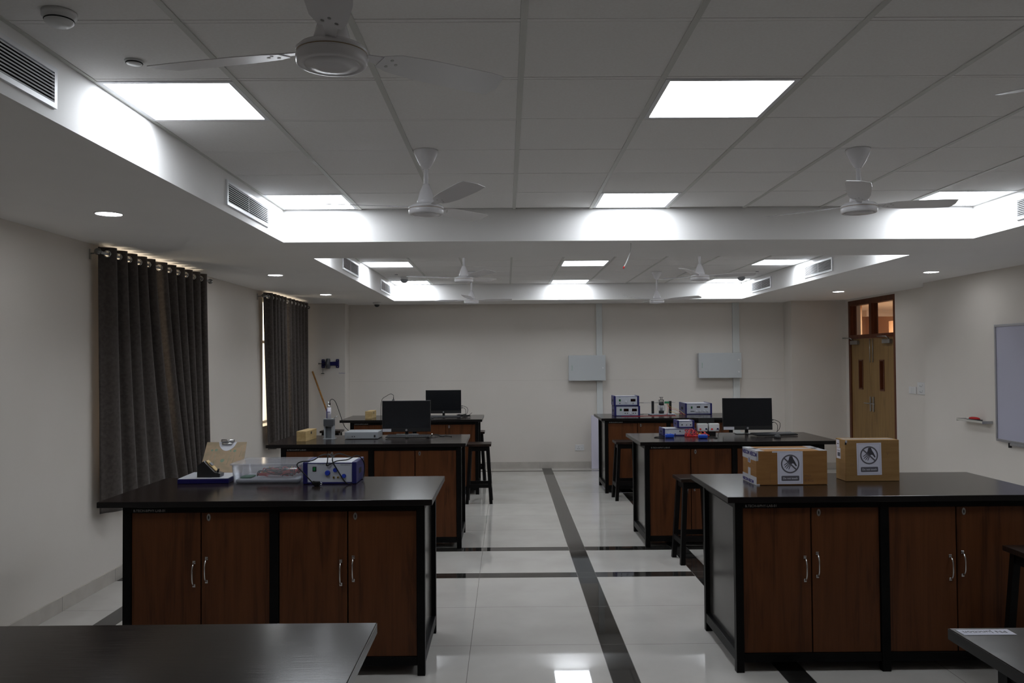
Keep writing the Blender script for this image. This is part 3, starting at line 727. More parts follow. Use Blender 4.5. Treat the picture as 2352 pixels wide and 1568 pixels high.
plate('switch_plate', 'plain white switch plate beside the double door', (XD, 11.27, 1.30), -PI/2, .20, .095, 'switch')
plate('wall_socket', 'tall white double socket plate at the wall step', (XD, 11.03, 1.30), -PI/2, .20, .16, 'double')
# whiteboard leaning by last bench
t = tag(obj('leaning_board', bx(nb(), 0, .60, -.02, .02, 0, .875, .003), 'leanwhite', loc=(1.385, 13.70, .002)), 'white board panel standing on edge behind the last right bench', 'board')
# whiteboard on right wall
t = thing('whiteboard', 'whiteboard with aluminium frame cut by the right picture edge', 'whiteboard', (XR, 7.65, .905)); H = 1.225; h = 1.205
f = nb(); bx(f, -.018, -.0005, -h, h, 0, H); obj('writing_surface', f, 'white_board', t)
f = nb(); e = .022
for q in ((-h-.004, h+.004, -.004, e), (-h-.004, h+.004, H-e, H+.004)): bx(f, -.026, -.0185, q[0], q[1], q[2], q[3], .003)
bx(f, -.026, -.0185, -h-.004, -h+e, e, H-e); bx(f, -.026, -.0185, h-e, h+.004, e, H-e); obj('frame', f, 'alu', t)
f = nb(); bx(f, -.03, -.001, h-.235, h-.215, -.055, -.0045, .003); obj('clip', f, 'black', t)
f = nb(); bx(f, -.04, -.001, h-.60, h-.26, -.03, -.0045, .002); obj('pen_ledge', f, 'alu', t)
# shelf with duster
t = thing('wall_shelf', 'small cream ledge on the right wall beside the whiteboard', 'shelf', (XR, 9.215, 1.075))
f = nb(); bx(f, -.11, -.0005, -.255, .255, 0, .012, .002); bx(f, -.112, -.106, -.255, .255, .0125, .024); obj('tray', f, 'ledge', t)
f = nb()
for y in (-.2555, .2555): bx(f, -.112, -.0005, y-.004*(y<0)*0-.003, y+.003, -.004, .026)
obj('end_cap', f, 'alu', t)
t = thing('duster', 'red duster lying on the small wall ledge', 'duster', (XR-.06, 9.20, 1.0875))
f = nb(); bx(f, -.036, .036, -.10, .10, 0, .018, .004); obj('pad', f, 'grey_dark', t)
f = nb(); lathe(f, [(0, .0185), (.9, .0185), (1.0, .022), (.9, .034), (.5, .042), (0, .044)], 24)
for v in f.verts: v.co.x *= .034; v.co.y *= .10
obj('grip', f, 'redcloth', t)
# wall-mounted blue apparatus on left pillar
t = thing('wall_bracket_apparatus', 'dark blue steel bracket with round weight on the left pillar', 'apparatus', (-2.845, YP, 1.735), 0)
f = nb()
for x in (-.105, .125):
    f_ = f; prism(f, [(-.022, -.07), (.022, -.07), (.026, -.05), (.026, .05), (.022, .07), (-.022, .07), (-.026, .05), (-.026, -.05)], 0, .012, Matrix.Translation((x, -.0005, .02)) @ Matrix.Rotation(PI/2, 4, 'X'))
bx(f, -.12, .14, -.035, -.013, -.012, .05, .003); obj('mounting', f, 'deepblue', t)
f = nb(); cyl(f, (-.040, -.062, .02), (.010, -.062, .02), .082, n=32); obj('weight_disc', f, 'grey_dark', t)
f = nb(); cyl(f, (-.17, -.06, .02), (-.045, -.06, .02), .006, n=10); cyl(f, (-.165, -.06, .005), (-.165, -.06, .035), .004, n=8); cyl(f, (-.045, -.036, .02), (-.045, -.05, .02), .02, n=12)
tube(f, [(-.105, -.04, -.05), (-.105, -.045, -.135)], .0025, smooth_pts=False); cyl(f, (-.13, -.045, -.138), (-.08, -.045, -.138), .006, n=8); obj('spindle_and_hook', f, 'black', t)
f = nb()
for z in (-.03, .0, .04, .07):
    for x in (-.105, .125): cyl(f, (x, -.013, z), (x, -.020, z), .008, n=10)
obj('bolts', f, 'steel', t)
t = tag(obj('wall_sticker', text_bm('Steelhand', .026, FX(-2.70, YP-.001, 1.592), .0004), 'bluetext'), 'small blue lettered sticker right of the blue wall bracket', 'sticker')
# broom
t = thing('broom_stick', 'long bamboo stick leaning on the left back pillar', 'stick', (-2.62, 12.62, 0))
f = nb(); tube(f, [(.24, .2, .012), (-.49, .80, 1.63)], .0135, 10, smooth_pts=False); obj('shaft', f, 'broom', t)

# ================================================================== INSTRUMENTS
def instrument(label, loc, w_, d, h, rz=0, cheek=.018, cat='instrument', items=(), name='lab_instrument', group=None, brand=True, strip=True):
    """front face toward -Y, origin bottom front-left corner centre at floor of object"""
    t = thing(name, label, cat, loc, rz, group)
    f = nb(); bx(f, cheek, w_-cheek, .006, d-.004, .006, h-.006); obj('case', f, 'cover', t)
    f = nb(); bx(f, cheek+.0005, w_-cheek-.0005, .001, .0055, .012, h-.012); fp = obj('face_panel', f, 'face', t)
    f = nb(); bx(f, cheek+.0005, w_-cheek-.0005, .0, .0055, .002, .0115); bx(f, cheek+.0005, w_-cheek-.0005, 0, .0055, h-.0115, h-.006); obj('edge_strip', f, 'blue', t)
    for x in (0, w_-cheek):
        f = nb(); bx(f, x, x+cheek, -.006, d, 0, h, min(.006, cheek*.3)); c = obj('side_cheek', f, 'blue', t)
        f = nb(); xo = x-.0004 if x == 0 else x+cheek-.0006
        bx(f, xo, xo+.001, d*.3, d*.62, h*.38, h*.62); obj('hand_slot', f, 'dark', c)
    for it in items:
        k, x, z = it[0], it[1]*w_, it[2]*h
        f = nb()
        if k == 'switch':
            bx(f, x-.012, x+.012, -.002, .0008, z-.015, z+.015); bx_ = obj('power_switch', f, 'black', t)
            f = nb(); bx(f, x-.0075, x+.0075, -.0055, -.0022, z-.010, z+.010, .001); obj('rocker', f, 'green', bx_)
        elif k == 'disp':
            ww, hh = it[3]*w_, it[4]*h; bx(f, x-ww/2, x+ww/2, -.0015, .0008, z-hh/2, z+hh/2); obj('display', f, 'disp', t)
        elif k == 'knob':
            r = it[3]; mtl = it[4]; cyl(f, (x, .0008, z), (x, -.004, z), r*1.1, n=24); cyl(f, (x, -.0042, z), (x, -.018, z), r, r*.9, n=24); obj('knob', f, mtl, t)
        elif k == 'sock':
            mtl = it[3]; cyl(f, (x, .0008, z), (x, -.006, z), .0065, n=14); s_ = obj('socket', f, mtl, t)
            f = nb(); cyl(f, (x, -.0062, z), (x, -.0075, z), .0032, n=10); obj('socket_hole', f, 'dark', s_)
        elif k == 'text':
            f.free(); f = text_bm(it[3], it[4], FX(x, .0008, z), .0003); obj('face_lettering', f, 'inkdark', t)
    return t
Z1 = TH + .0004
# --- near left bench
t = thing('experiment_tray', 'flat blue tray with a white top on the near left bench', 'tray', (-1.985, 5.62, Z1), math.radians(3))
f = nb(); bx(f, -.163, .163, -.165, .165, 0, .030, .003); obj('base', f, 'deepblue', t)
f = nb(); bx(f, -.160, .160, -.162, .162, .0305, .034, .001); obj('top_plate', f, 'cover', t)
zt = Z1+.0345
t = thing('sensor_block', 'black wedge shaped block with knob standing on the blue tray', 'apparatus', (-1.955, 5.545, zt))
f = nb(); prism(f, [(-.078, 0), (.070, 0), (.073, .022), (.035, .032), (-.036, .105), (-.076, .076)], -.04, .04, Matrix.Rotation(PI/2, 4, 'X')); obj('wedge', f, 'black', t)
mt = Matrix.Translation((-.0005, 0, .0685)) @ Matrix.Rotation(math.radians(45.8), 4, 'Y')
f = nb(); bx(f, -.046, .046, -.012, .037, .001, .006, 0, mt); obj('scale_strip', f, 'woodbox', t)
f = nb(); bx(f, -.022, .004, -.008, .03, .0062, .011, .001, mt); obj('slider', f, 'grey_dark', t)
f = nb(); cyl(f, (.045, 0, .030), (.050, 0, .052), .007, n=14); obj('knob', f, 'black', t)
# clipboard (thin leaning slab) from four corners
def P(x, y, z): return Vector((x, y, z))
BLc, BRc = P(-2.105, 5.745, zt+.001), P(-1.812, 5.735, zt+.001)
TLc, TRc = P(-2.128, 5.96, zt+.187), P(-1.845, 5.95, zt+.187)
t = thing('clipboard', 'brown clipboard with chrome clip leaning behind the blue tray', 'clipboard', (0, 0, 0))
nrm = (BRc-BLc).cross(TLc-BLc).normalized()
def quad_slab(bm, a, b_, c, d, nv, th):
    q = [bm.verts.new(p) for p in (a, b_, c, d)] + [bm.verts.new(p - nv*th) for p in (a, b_, c, d)]
    for f_ in ((0, 1, 2, 3), (7, 6, 5, 4), (0, 4, 5, 1), (1, 5, 6, 2), (2, 6, 7, 3), (3, 7, 4, 0)): bm.faces.new([q[i] for i in f_])
f = nb(); quad_slab(f, BLc, BRc, TRc, TLc, nrm, .004); obj('board', f, 'clipb', t)
def onb(u, v, o=.0): return BLc + (BRc-BLc)*u + (TLc-BLc)*v + nrm*o
f = nb()
pl = [onb(.29+.44*k/12, 1.0 - .30*math.sin(PI*k/12)**.6, .0012) for k in range(13)]
vs = [f.verts.new(p) for p in pl]; vb = [f.verts.new(p - nrm*.001) for p in pl]; f.faces.new(vs); f.faces.new(list(reversed(vb)))
for k in range(13): f.faces.new((vs[k], vs[(k+1) % 13], vb[(k+1) % 13], vb[k]))
cl = obj('clip_plate', f, 'cover', t)
f = nb(); tube(f, [onb(.36, 1.0, .014), onb(.67, 1.0, .014)], .009, 12, False); tube(f, [onb(.39, .91, .010), onb(.63, .91, .010)], .007, 10, False); obj('clip_lever', f, 'chrome', cl)
f = nb()
for (u, v, r) in ((.17, .72, .028), (.27, .73, .035), (.72, .70, .035), (.62, .70, .02), (.47, .38, .045)):
    cc = onb(u, v, .0006); uu = (BRc-BLc).normalized(); vv = nrm.cross(uu)
    q = [f.verts.new(cc + uu*(r*.3*math.cos(a)) + vv*(r*.36*math.sin(a))) for a in [2*PI*k/12 for k in range(12)]]; f.faces.new(q)
for (u, v, u2, v2) in ((.12, .2, .20, .66), (.72, .30, .75, .64), (.60, .25, .62, .55), (.86, .5, .9, .9), (.28, .2, .27, .6)):
    tube(f, [onb(u, v, .0004), onb(u2, v2, .0004)], .0009, 4, False)
obj('printed_pattern', f, 'greenprint', t)
# plastic box
t = thing('storage_box', 'clear plastic box full of red and black wires on bench', 'storage box', (-1.565, 5.620, Z1), 0)
def open_box(bm, wb, db, wt, dt, h, th=.0025):
    def rr(w_, d, z, r=.03):
        o = []
        for sx, sy, a0 in ((1, 1, 0), (-1, 1, PI/2), (-1, -1, PI), (1, -1, 3*PI/2)):
            for k in range(5):
                a = a0 + PI/2*k/4; o.append(Vector((sx*(w_/2-r)+r*math.cos(a), sy*(d/2-r)+r*math.sin(a), z)))
        return o
    rings = [[bm.verts.new(p) for p in rr(*q)] for q in ((wb, db, 0), (wt, dt, h), (wt-2*th, dt-2*th, h), (wb-2*th, db-2*th, th))]
    n = len(rings[0])
    for a, c in zip(rings, rings[1:]):
        for i in range(n):
            q = bm.faces.new((a[i], a[(i+1) % n], c[(i+1) % n], c[i])); q.smooth = True
    bm.faces.new(list(reversed(rings[0]))); bm.faces.new(rings[-1])
f = nb(); open_box(f, .438, .335, .457, .354, .118); obj('tub', f, 'clear', t)
f = nb(); bx(f, -.234, .234, -.182, .182, .1185, .130, .005); obj('lid', f, 'clear', t)
f = nb(); bx(f, -.206, .206, -.155, .155, .0035, .024, .008); obj('foam_liner', f, 'foam', t)
tb = tag(thing('wire_tangle', 'tangle of red and black wires inside the clear plastic box', 'wires', (-1.565, 5.62, Z1+.0255)), 'tangle of red and black wires inside the clear plastic box', 'wires')
rnd = random.Random(4)
for mtl, cnt, nm in (('red', 12, 'red_wires'), ('rubber', 11, 'black_wires'), ('yellow', 2, 'yellow_wires')):
    f = nb()
    for k in range(cnt):
        x = rnd.uniform(-.07, .17); y = rnd.uniform(-.10, .10); pts = []
        for j in range(7):
            pts.append((max(-.080, min(.155, x)), max(-.095, min(.095, y)), .004 + .006 + abs(math.sin(j*1.3+k))*rnd.uniform(.012, .050)*(1-abs(x)*3 if x < 0 else 1))); x += rnd.uniform(-.13, .13); y += rnd.uniform(-.07, .07)
        tube(f, pts, .0032, 6)
    o = obj(nm, f, mtl, tb); o['kind'] = 'stuff'
t = tag(obj('connector_board', bx(nb(), -.036, .036, -.05, .05, 0, .010, .001), 'pcb', loc=(-1.715, 5.56, Z1+.0255)), 'small green circuit board lying in the clear plastic box', 'circuit board')
# power supply with cable
PSU = instrument('blue and white power supply with three blue knobs and green switch', (-1.315, 5.405, Z1), .345, .285, .142, 0, .030, 'power supply',
    [('switch', .215, .68), ('knob', .46, .50, .0155, 'knobblue'), ('knob', .605, .63, .013, 'knobblue'), ('knob', .765, .36, .0125, 'knobblue'), ('sock', .575, .30, 'brass'), ('sock', .655, .30, 'brass'), ('text', .70, .83, 'MECHANCO', .011), ('text', .27, .86, 'POWER SUPPLY', .007)], 'power_supply')
t = thing('mains_cable', 'black mains cable with plug draped over the power supply', 'cable', (0, 0, 0))
zt2 = Z1+.142
f = nb(); tube(f, [(-1.16, 5.62, zt2+.004), (-1.155, 5.55, zt2+.028), (-1.21, 5.50, zt2+.034), (-1.26, 5.44, zt2+.006), (-1.325, 5.392, zt2+.003), (-1.345, 5.375, zt2-.020), (-1.29, 5.35, Z1+.07), (-1.235, 5.335, Z1+.016)], .0038, 8)
tube(f, [(-1.165, 5.60, zt2+.004), (-1.16, 5.45, zt2+.045), (-1.155, 5.395, zt2+.005), (-1.157, 5.388, zt2-.022), (-1.10, 5.41, zt2+.004), (-1.04, 5.47, zt2+.006), (-.99, 5.55, zt2+.022), (-.955, 5.60, zt2-.03), (-.955, 5.60, Z1+.03), (-.955, 5.53, Z1+.008)], .0038, 8)
tube(f, [(-1.04, 5.60, zt2+.006), (-1.10, 5.50, zt2+.042), (-1.125, 5.43, zt2+.03), (-1.12, 5.392, zt2+.002), (-1.085, 5.375, Z1+.09), (-1.045, 5.362, Z1+.03), (-1.02, 5.36, Z1+.008), (-1.0, 5.375, Z1+.0075)], .0038, 8); obj('cord', f, 'rubber', t)
f = nb(); cyl(f, (-1.233, 5.337, Z1+.018), (-1.213, 5.322, Z1+.016), .013, .015, n=12); bx(f, -1.222, -1.188, 5.300, 5.334, Z1+.0005, Z1+.030, .004); pg = obj('plug', f, 'rubber', t)
f = nb(); cyl(f, (-1.190, 5.312, Z1+.010), (-1.170, 5.305, Z1+.009), .003, n=8); cyl(f, (-1.190, 5.322, Z1+.018), (-1.172, 5.318, Z1+.018), .003, n=8); obj('plug_pins', f, 'chrome', pg)

# --- cardboard boxes with signs
def rrect(w_, h, r, n=5):
    o = []
    for sx, sy, a0 in ((1, 1, 0), (-1, 1, PI/2), (-1, -1, PI), (1, -1, 3*PI/2)):
        for k in range(n):
            a = a0 + PI/2*k/(n-1); o.append((sx*(w_/2-r)+r*math.cos(a), sy*(h/2-r)+r*math.sin(a)))
    return o
def sign(parent, x, z, w_, h, tilt=0.0, y=-.0006):
    """paper centre at x,z on a face at local y=0"""
    base = Matrix.Translation((x, y, z)) @ Matrix.Rotation(PI/2, 4, 'X') @ Matrix.Rotation(tilt, 4, 'Z')
    f = nb(); prism(f, [(-w_/2, -h/2), (w_/2, -h/2), (w_/2, h/2), (-w_/2, h/2)], 0, .0006, base); s = obj('warning_sign', f, 'paper', parent)
    R = w_*.365; cy = h*.115
    f = nb(); n = 40; th = w_*.055; tmp = bmesh.new()
    ra = [[tmp.verts.new((r*math.cos(2*PI*i/n), cy + r*math.sin(2*PI*i/n), .0009)) for i in range(n)] for r in (R, R-th)]
    for i in range(n): tmp.faces.new((ra[0][i], ra[0][(i+1) % n], ra[1][(i+1) % n], ra[1][i]))
    bmesh.ops.transform(tmp, matrix=base, verts=tmp.verts); merge(f, tmp)
    a = math.radians(-43); c, sn = math.cos(a), math.sin(a); L = R-th*.5; hh = th*.5
    prism(f, [(c*u - sn*v, cy + sn*u + c*v) for u, v in ((-L, -hh), (L, -hh), (L, hh), (-L, hh))], .0013, .0015, base)
    bxp = [(u, v - h*.325) for u, v in rrect(w_*.70, h*.155, w_*.035)]; prism(f, bxp, .0007, .0009, base)
    e = .44; t_ = .004*w_/.15
    for q in ((-e*w_, e*w_, .46*h, .46*h+.0008), (-e*w_, e*w_, -.46*h-.0008, -.46*h), (-e*w_-.0008, -e*w_, -.46*h, .46*h), (e*w_, e*w_+.0008, -.46*h, .46*h)):
        prism(f, [(q[0], q[2]), (q[1], q[2]), (q[1], q[3]), (q[0], q[3])], .0007, .0008, base)
    obj('prohibition_ring', f, 'ink', s)
    f = nb(); k = R
    palm = [(-.06, .83), (.22, .84), (.36, .50), (.50, .28), (.62, .02), (.72, -.20), (.64, -.28), (.52, -.16), (.40, .02), (.22, .06), (.10, -.12), (-.10, -.08), (-.22, .06), (-.26, .26), (-.16, .45)]
    prism(f, [(u*k, cy + v*k) for u, v in palm], .0010, .0012, base)
    for (x0, y0, x1, y1) in ((-.26, .14, -.66, -.12), (-.20, -.00, -.58, -.36), (-.10, -.10, -.40, -.50), (.02, -.14, -.16, -.56)):
        dx, dy = x1-x0, y1-y0; l = math.hypot(dx, dy); nx, ny = -dy/l*.045, dx/l*.045
        prism(f, [((x0+nx)*k, cy+(y0+ny)*k), ((x0-nx)*k, cy+(y0-ny)*k), ((x1-nx*.8)*k, cy+(y1-ny*.8)*k), ((x1+dx/l*.04)*k, cy+(y1+dy/l*.04)*k), ((x1+nx*.8)*k, cy+(y1+ny*.8)*k)], .0010, .0012, base)
    obj('hand_symbol', f, 'inkdark', s)
    f = text_bm('Do not touch', h*.082, base @ Matrix.Translation((0, -h*.352, .0011)), .0002, 'CENTER', .0003); obj('caption', f, 'inkpale', s)
# box A : wide
t = thing('cardboard_box', 'wide cardboard box with do-not-touch sign and blue printed tape', 'cardboard box', (1.552, 5.20, Z1), math.radians(1.5))
wA, dA, hA = .448, .275, .212
f = nb(); bx(f, 0, wA, 0, dA, 0, hA, .004); obj('carton', f, 'card', t)
f = nb(); th = .0007
bx(f, .0, wA-.01, dA*.5-.022, dA*.5+.022, hA, hA+th); bx(f, -.001, .05, -.001, dA+.001, hA, hA+th); bx(f, wA-.05, wA+.001, -.001, dA+.001, hA, hA+th)
bx(f, -th, 0, 0, dA, hA-.062, hA); bx(f, -th, 0, 0, dA, 0, .050); bx(f, -th*2, -th, dA*.5-.024, dA*.5+.024, hA-.085, hA-.002); bx(f, -th*2, -th, dA*.5-.024, dA*.5+.024, .01, .095)
bx(f, .10, .27, -.0006, 0, hA-.010, hA-.001); bx(f, 0, .02, -th, 0, .0, .008)
bx(f, .0, .012, -th, 0, hA-.06, hA-.002)
obj('packing_tape', f, 'tape', t)
f = text_bm('NESCOM NESCOM', .034, Matrix.Translation((-.0016, dA-.004, hA-.034)) @ Matrix.Rotation(-PI/2, 4, 'Z') @ Matrix.Rotation(PI/2, 4, 'X'), .0003, bold=.001)
m2 = text_bm('NESCOM NESCOM', .026, Matrix.Translation((-.0016, dA-.004, .006)) @ Matrix.Rotation(-PI/2, 4, 'Z') @ Matrix.Rotation(PI/2, 4, 'X'), .0003, bold=.001)
obj('tape_print', f, 'tapeblue', t); f = m2; obj('tape_print', f, 'tapeblue', t)
f = nb(); bx(f, -.0019, -.0015, dA*.5-.006, dA*.5+.006, hA-.082, hA-.055); obj('tape_mark', f, 'tapeblue', t)
sign(t, .2125, .108, .160, .203, 0.0)
f = nb()
for q in ((.085, .100, .018, .085),): bx(f, q[0], q[0]+.001, -.0004, 0, q[2], q[3]); bx(f, q[0], q[0]+.035, -.0004, 0, q[3], q[3]+.001)
m2 = text_bm('PRO', .022, FX(.300, -.0002, .048), .0002); merge(f, m2); m2 = text_bm('8 KG', .026, FX(.302, -.0002, .020), .0002); merge(f, m2)
obj('carton_print', f, mat('faded_carton_print', (.16, .075, .03), .8), t)
# box B
t = thing('cardboard_box', 'tall cardboard box with do-not-touch sign and white shipping labels', 'cardboard box', (2.165, 5.34, Z1), math.radians(0))
wB, dB, hB = .346, .155, .263
f = nb(); bx(f, 0, wB, 0, dB, 0, hB, .003); obj('carton', f, 'cardB', t)
f = nb(); bx(f, .01, wB-.01, dB*.5-.02, dB*.5+.02, hB, hB+.0008); bx(f, 0, .012, -.0006, 0, hB-.02, hB-.001); obj('packing_tape', f, 'tape', t)
f = nb(); bx(f, -.0012, 0, .075, .140, .135, .205); bx(f, -.0012, 0, .09, .142, .207, hB-.008); ll = obj('shipping_labels', f, 'labelw', t)
f = nb()
for k in range(7): bx(f, -.0018, -.0013, .082+k*.006, .082+k*.006+.0035, .15, .175)
bx(f, -.0018, -.0013, .10, .13, .228, .233); bx(f, -.0018, -.0013, .085, .13, .185, .188); obj('label_print', f, 'inkdark', ll)
f = nb(); bx(f, -.0005, .008, -.0006, .006, hB-.03, hB-.014); obj('torn_corner', f, 'dark', t)
sign(t, .152, .142, .158, .205, math.radians(.8))
f = nb(); m2 = text_bm('V', .03, FX(.262, -.0002, .165), .0002); merge(f, m2); m2 = text_bm('2-4', .018, FX(.030, -.0002, .10), .0002); merge(f, m2); obj('carton_print', f, mat('faded_print', (.20, .11, .05), .8), t)
# paper label on bottom right bench
t = thing('paper_label', 'white paper strip lettered PN Junction on the bottom right bench', 'paper label', (1.297, 2.381, TH+.0003))
f = nb(); bx(f, 0, .150, 0, .048, 0, .0006); obj('sheet', f, 'paper', t)
f = text_bm('PN Junction', .026, Matrix.Translation((.136, .034, .0008)) @ Matrix.Rotation(PI, 4, 'Z'), .0002); obj('lettering', f, 'ink', t)

# --- wooden boxes
def wbox(label, loc, rz, w_, d, h):
    t = thing('wooden_box', label, 'wooden box', loc, rz, 'small pale wooden boxes')
    f = nb(); bx(f, 0, w_, 0, d, 0, h*.80, .001); obj('box', f, 'woodbox', t)
    f = nb(); bx(f, -.001, w_+.001, -.001, d+.001, h*.805, h, .001); l = obj('lid', f, 'woodbox', t)
    f = nb(); bx(f, w_+.0003, w_+.002, d*.45, d*.55, h*.6, h*.85); obj('catch', f, 'black', t)
wbox('pale wooden box on the second left bench', (-2.075, 8.27, Z1), math.radians(-4), .092, .36, .10)
wbox('pale wooden box on the last left bench', (-1.935, 11.45, Z1), math.radians(-3), .085, .32, .10)
# --- grey pedestal apparatus
t = thing('interferometer_stand', 'grey pedestal holding an upright white tube and cable', 'apparatus', (-1.806, 8.52, Z1))
f = nb(); bx(f, -.058, .062, -.04, .075, 0, .006, .001); obj('foot_plate', f, 'grey_case', t)
f = nb(); bx(f, -.050, -.034, -.02, .055, .0065, .128); bx(f, .026, .048, -.02, .055, .0065, .128); bx(f, -.0335, .0255, .04, .055, .0065, .128); bx(f, -.050, .048, -.025, .058, .1285, .134); obj('pedestal', f, 'grey_case', t)
f = nb(); bx(f, -.052, .047, -.03, .058, .1345, .200, .003); obj('housing', f, 'grey_dark', t)
f = nb(); bx(f, -.050, .046, -.028, .056, .2005, .206); obj('rim_plate', f, 'grey_case', t)
f = nb(); cyl(f, (-.004, .01, .2062), (-.004, .01, .318), .021, n=24); tu = obj('tube', f, 'labelw', t)
f = nb(); cyl(f, (-.006, .01, .3185), (-.006, .01, .345), .016, .012, n=20); cyl(f, (-.010, .01, .3455), (-.010, .01, .378), .005, n=10); obj('top_fitting', f, 'chrome', t)
f = nb(); bx(f, -.026, -.018, -.0125, -.0118, .21, .31); bx(f, -.024, .012, -.0128, -.0121, .272, .277); obj('tube_label', f, 'tapeblue', tu)
f = nb(); cyl(f, (.006, .01, .345), (.006, .01, .365), .0065, n=10); tube(f, [(.006, .01, .36), (.008, .012, .39), (.03, .02, .402), (.06, .03, .37), (.10, .05, .25), (.14, .06, .13), (.185, .06, .078)], .0034, 8); obj('cable', f, 'rubber', t)
f = nb(); tube(f, [(.040, .03, .206), (.060, .035, .222), (.078, .04, .230)], .004, 8, False); cyl(f, (.05, -.01, .20), (.062, -.01, .206), .006, n=8); obj('clamp_screw', f, 'steel', t)
# --- grey case
t = thing('frequency_generator', 'long flat grey case on the second left bench', 'instrument', (-1.640, 8.47, Z1))
f = nb(); bx(f, 0, .335, 0, .32, .004, .071, .003); obj('case', f, 'grey_case', t)
f = nb()
for x in (.022, .046): cyl(f, (x, .0005, .028), (x, -.005, .028), .004, n=10)
obj('sockets', f, 'steel', t)
f = nb()
for x in (.078, .100): cyl(f, (x, .0005, .028), (x, -.006, .028), .005, n=10)
bx(f, .296, .312, -.002, .0005, .018, .042); obj('controls', f, 'black', t)
# --- monitors
def monitor(label, loc, rz, tilt, w_=.50, h=.315, lift=.075, chin=.042, stand='centre', cables=True, sticker=None, back_cable=False):
    t = thing('monitor', label, 'monitor', loc, rz, 'black all in one monitors')
    tm = Matrix.Translation((0, 0, lift)) @ Matrix.Rotation(tilt, 4, 'X')
    f = nb(); bx(f, -w_/2, w_/2, 0, .022, 0, h, .003, tm); bx(f, -.16, .16, .0225, .05, .05, .24, .008, tm); hs = obj('housing', f, 'black', t)
    f = nb(); bx(f, -w_/2+.006, w_/2-.006, -.0008, -.0001, chin, h-.006, 0, tm); obj('screen', f, 'screen', t)
    f = nb(); cyl(f, tm @ Vector((0, 0, chin*.45)), tm @ Vector((0, -.0012, chin*.45)), .0105, n=24); lg = obj('logo', f, 'alu', t)
    f = text_bm('hp', .014, tm @ Matrix.Translation((0, -.0014, chin*.45-.004)) @ Matrix.Rotation(PI/2, 4, 'X'), .0002, 'CENTER'); obj('logo_letters', f, 'black', lg)
    f = nb(); bx(f, -.018, .018, .05, .062, .008, .20, .002); bx(f, -.03, -.018, -.10, .05, .0005, .009); bx(f, -.13, .13, .0, .012, .0, .008, .002); bx(f, -.12, .12, -.02, .13, 0, .006, .002); obj('stand', f, 'black', t)
    if sticker:
        f = nb(); bx(f, -w_/2+.006, -w_/2+.006+sticker, -.0014, -.0009, .002, .032, 0, tm); obj('chin_sticker', f, 'tape', t)
    if cables:
        f = nb()
        for k, (zz, r) in enumerate(((.13, .085), (.105, .06))):
            z = lift+zz-.03
            tube(f, [(w_/2-.005, .035, z), (w_/2+.03, .035, z), (w_/2+r, .04, z-.03), (w_/2+r, .05, z-.09), (w_/2+.06, .06, .02), (w_/2+.03, .07, .006), (w_/2-.10, .09, .006)], .0028, 8)
            cyl(f, (w_/2+.001, .035, z), (w_/2+.018, .035, z), .006, n=8)
        obj('side_cables', f, 'rubber', t)
    return t
monitor('black monitor on the second left bench, webcam clipped on top', (-1.062, 8.86, Z1), math.radians(1.5), math.radians(-2), w_=.512, h=.330, lift=.038, sticker=.09, cables=False)
monitor('black monitor on the last left bench, cables at its right', (-.89, 11.78, Z1), 0, math.radians(-1), w_=.50, h=.328, lift=.045)
monitor('black monitor on the second right bench, silver chin corner', (2.518, 8.72, Z1), math.radians(-3), math.radians(-3), w_=.512, h=.332, lift=.044, sticker=.11)
t = thing('webcam', 'tiny webcam with looping cable on top of left monitor', 'webcam', (-1.20, 8.858, Z1+.3705))
f = nb(); bx(f, -.013, .013, -.008, .02, 0, .009, .002); obj('body', f, 'black', t)
f = nb(); cyl(f, (.002, .005, .0092), (.002, .005, .032), .004, n=8); tube(f, [(.002, .005, .03), (.001, .006, .055), (-.03, .01, .068), (-.075, .012, .045), (-.120, .018, .01), (-.134, .022, -.08), (-.136, .03, -.20), (-.133, .05, -.30)], .0026, 8); obj('cable', f, 'rubber', t)
# keyboards & mice
def keyboard(label, loc, rz, w_=.45, d=.15):
    t = thing('keyboard', label, 'keyboard', loc, rz, 'black keyboards')
    f = nb(); bx(f, -w_/2, w_/2, -d/2, d/2, 0, .014, .003, Matrix.Rotation(.05, 4, 'X') @ Matrix.Translation((0, 0, .004))); k = obj('body', f, 'black', t)
    f = nb()
    for r in range(6):
        n = 21; 
        for c in range(n):
            if r == 0 and 4 <= c <= 9: continue
            x0 = -w_/2+.008 + c*(w_-.016)/n; y0 = -d/2+.010 + r*(d-.022)/6
            bx(f, x0+.001, x0+(w_-.016)/n-.001, y0+.001, y0+(d-.022)/6-.001, .0182, .0225, 0, Matrix.Rotation(.05, 4, 'X'))
        if r == 0: bx(f, -w_/2+.008+4*(w_-.016)/n, -w_/2+.006+10*(w_-.016)/n, -d/2+.011, -d/2+.030, .0182, .0225, 0, Matrix.Rotation(.05, 4, 'X'))
    o = obj('keys', f, 'keys', t); o['kind'] = 'stuff'
keyboard('black keyboard before the second left monitor', (-1.01, 8.60, Z1+.0035), math.radians(-3))
keyboard('black keyboard before the last left monitor', (-.86, 11.50, Z1+.0035), math.radians(-2))
keyboard('black keyboard set askew before the right monitor', (2.735, 8.545, Z1+.0035), math.radians(10))
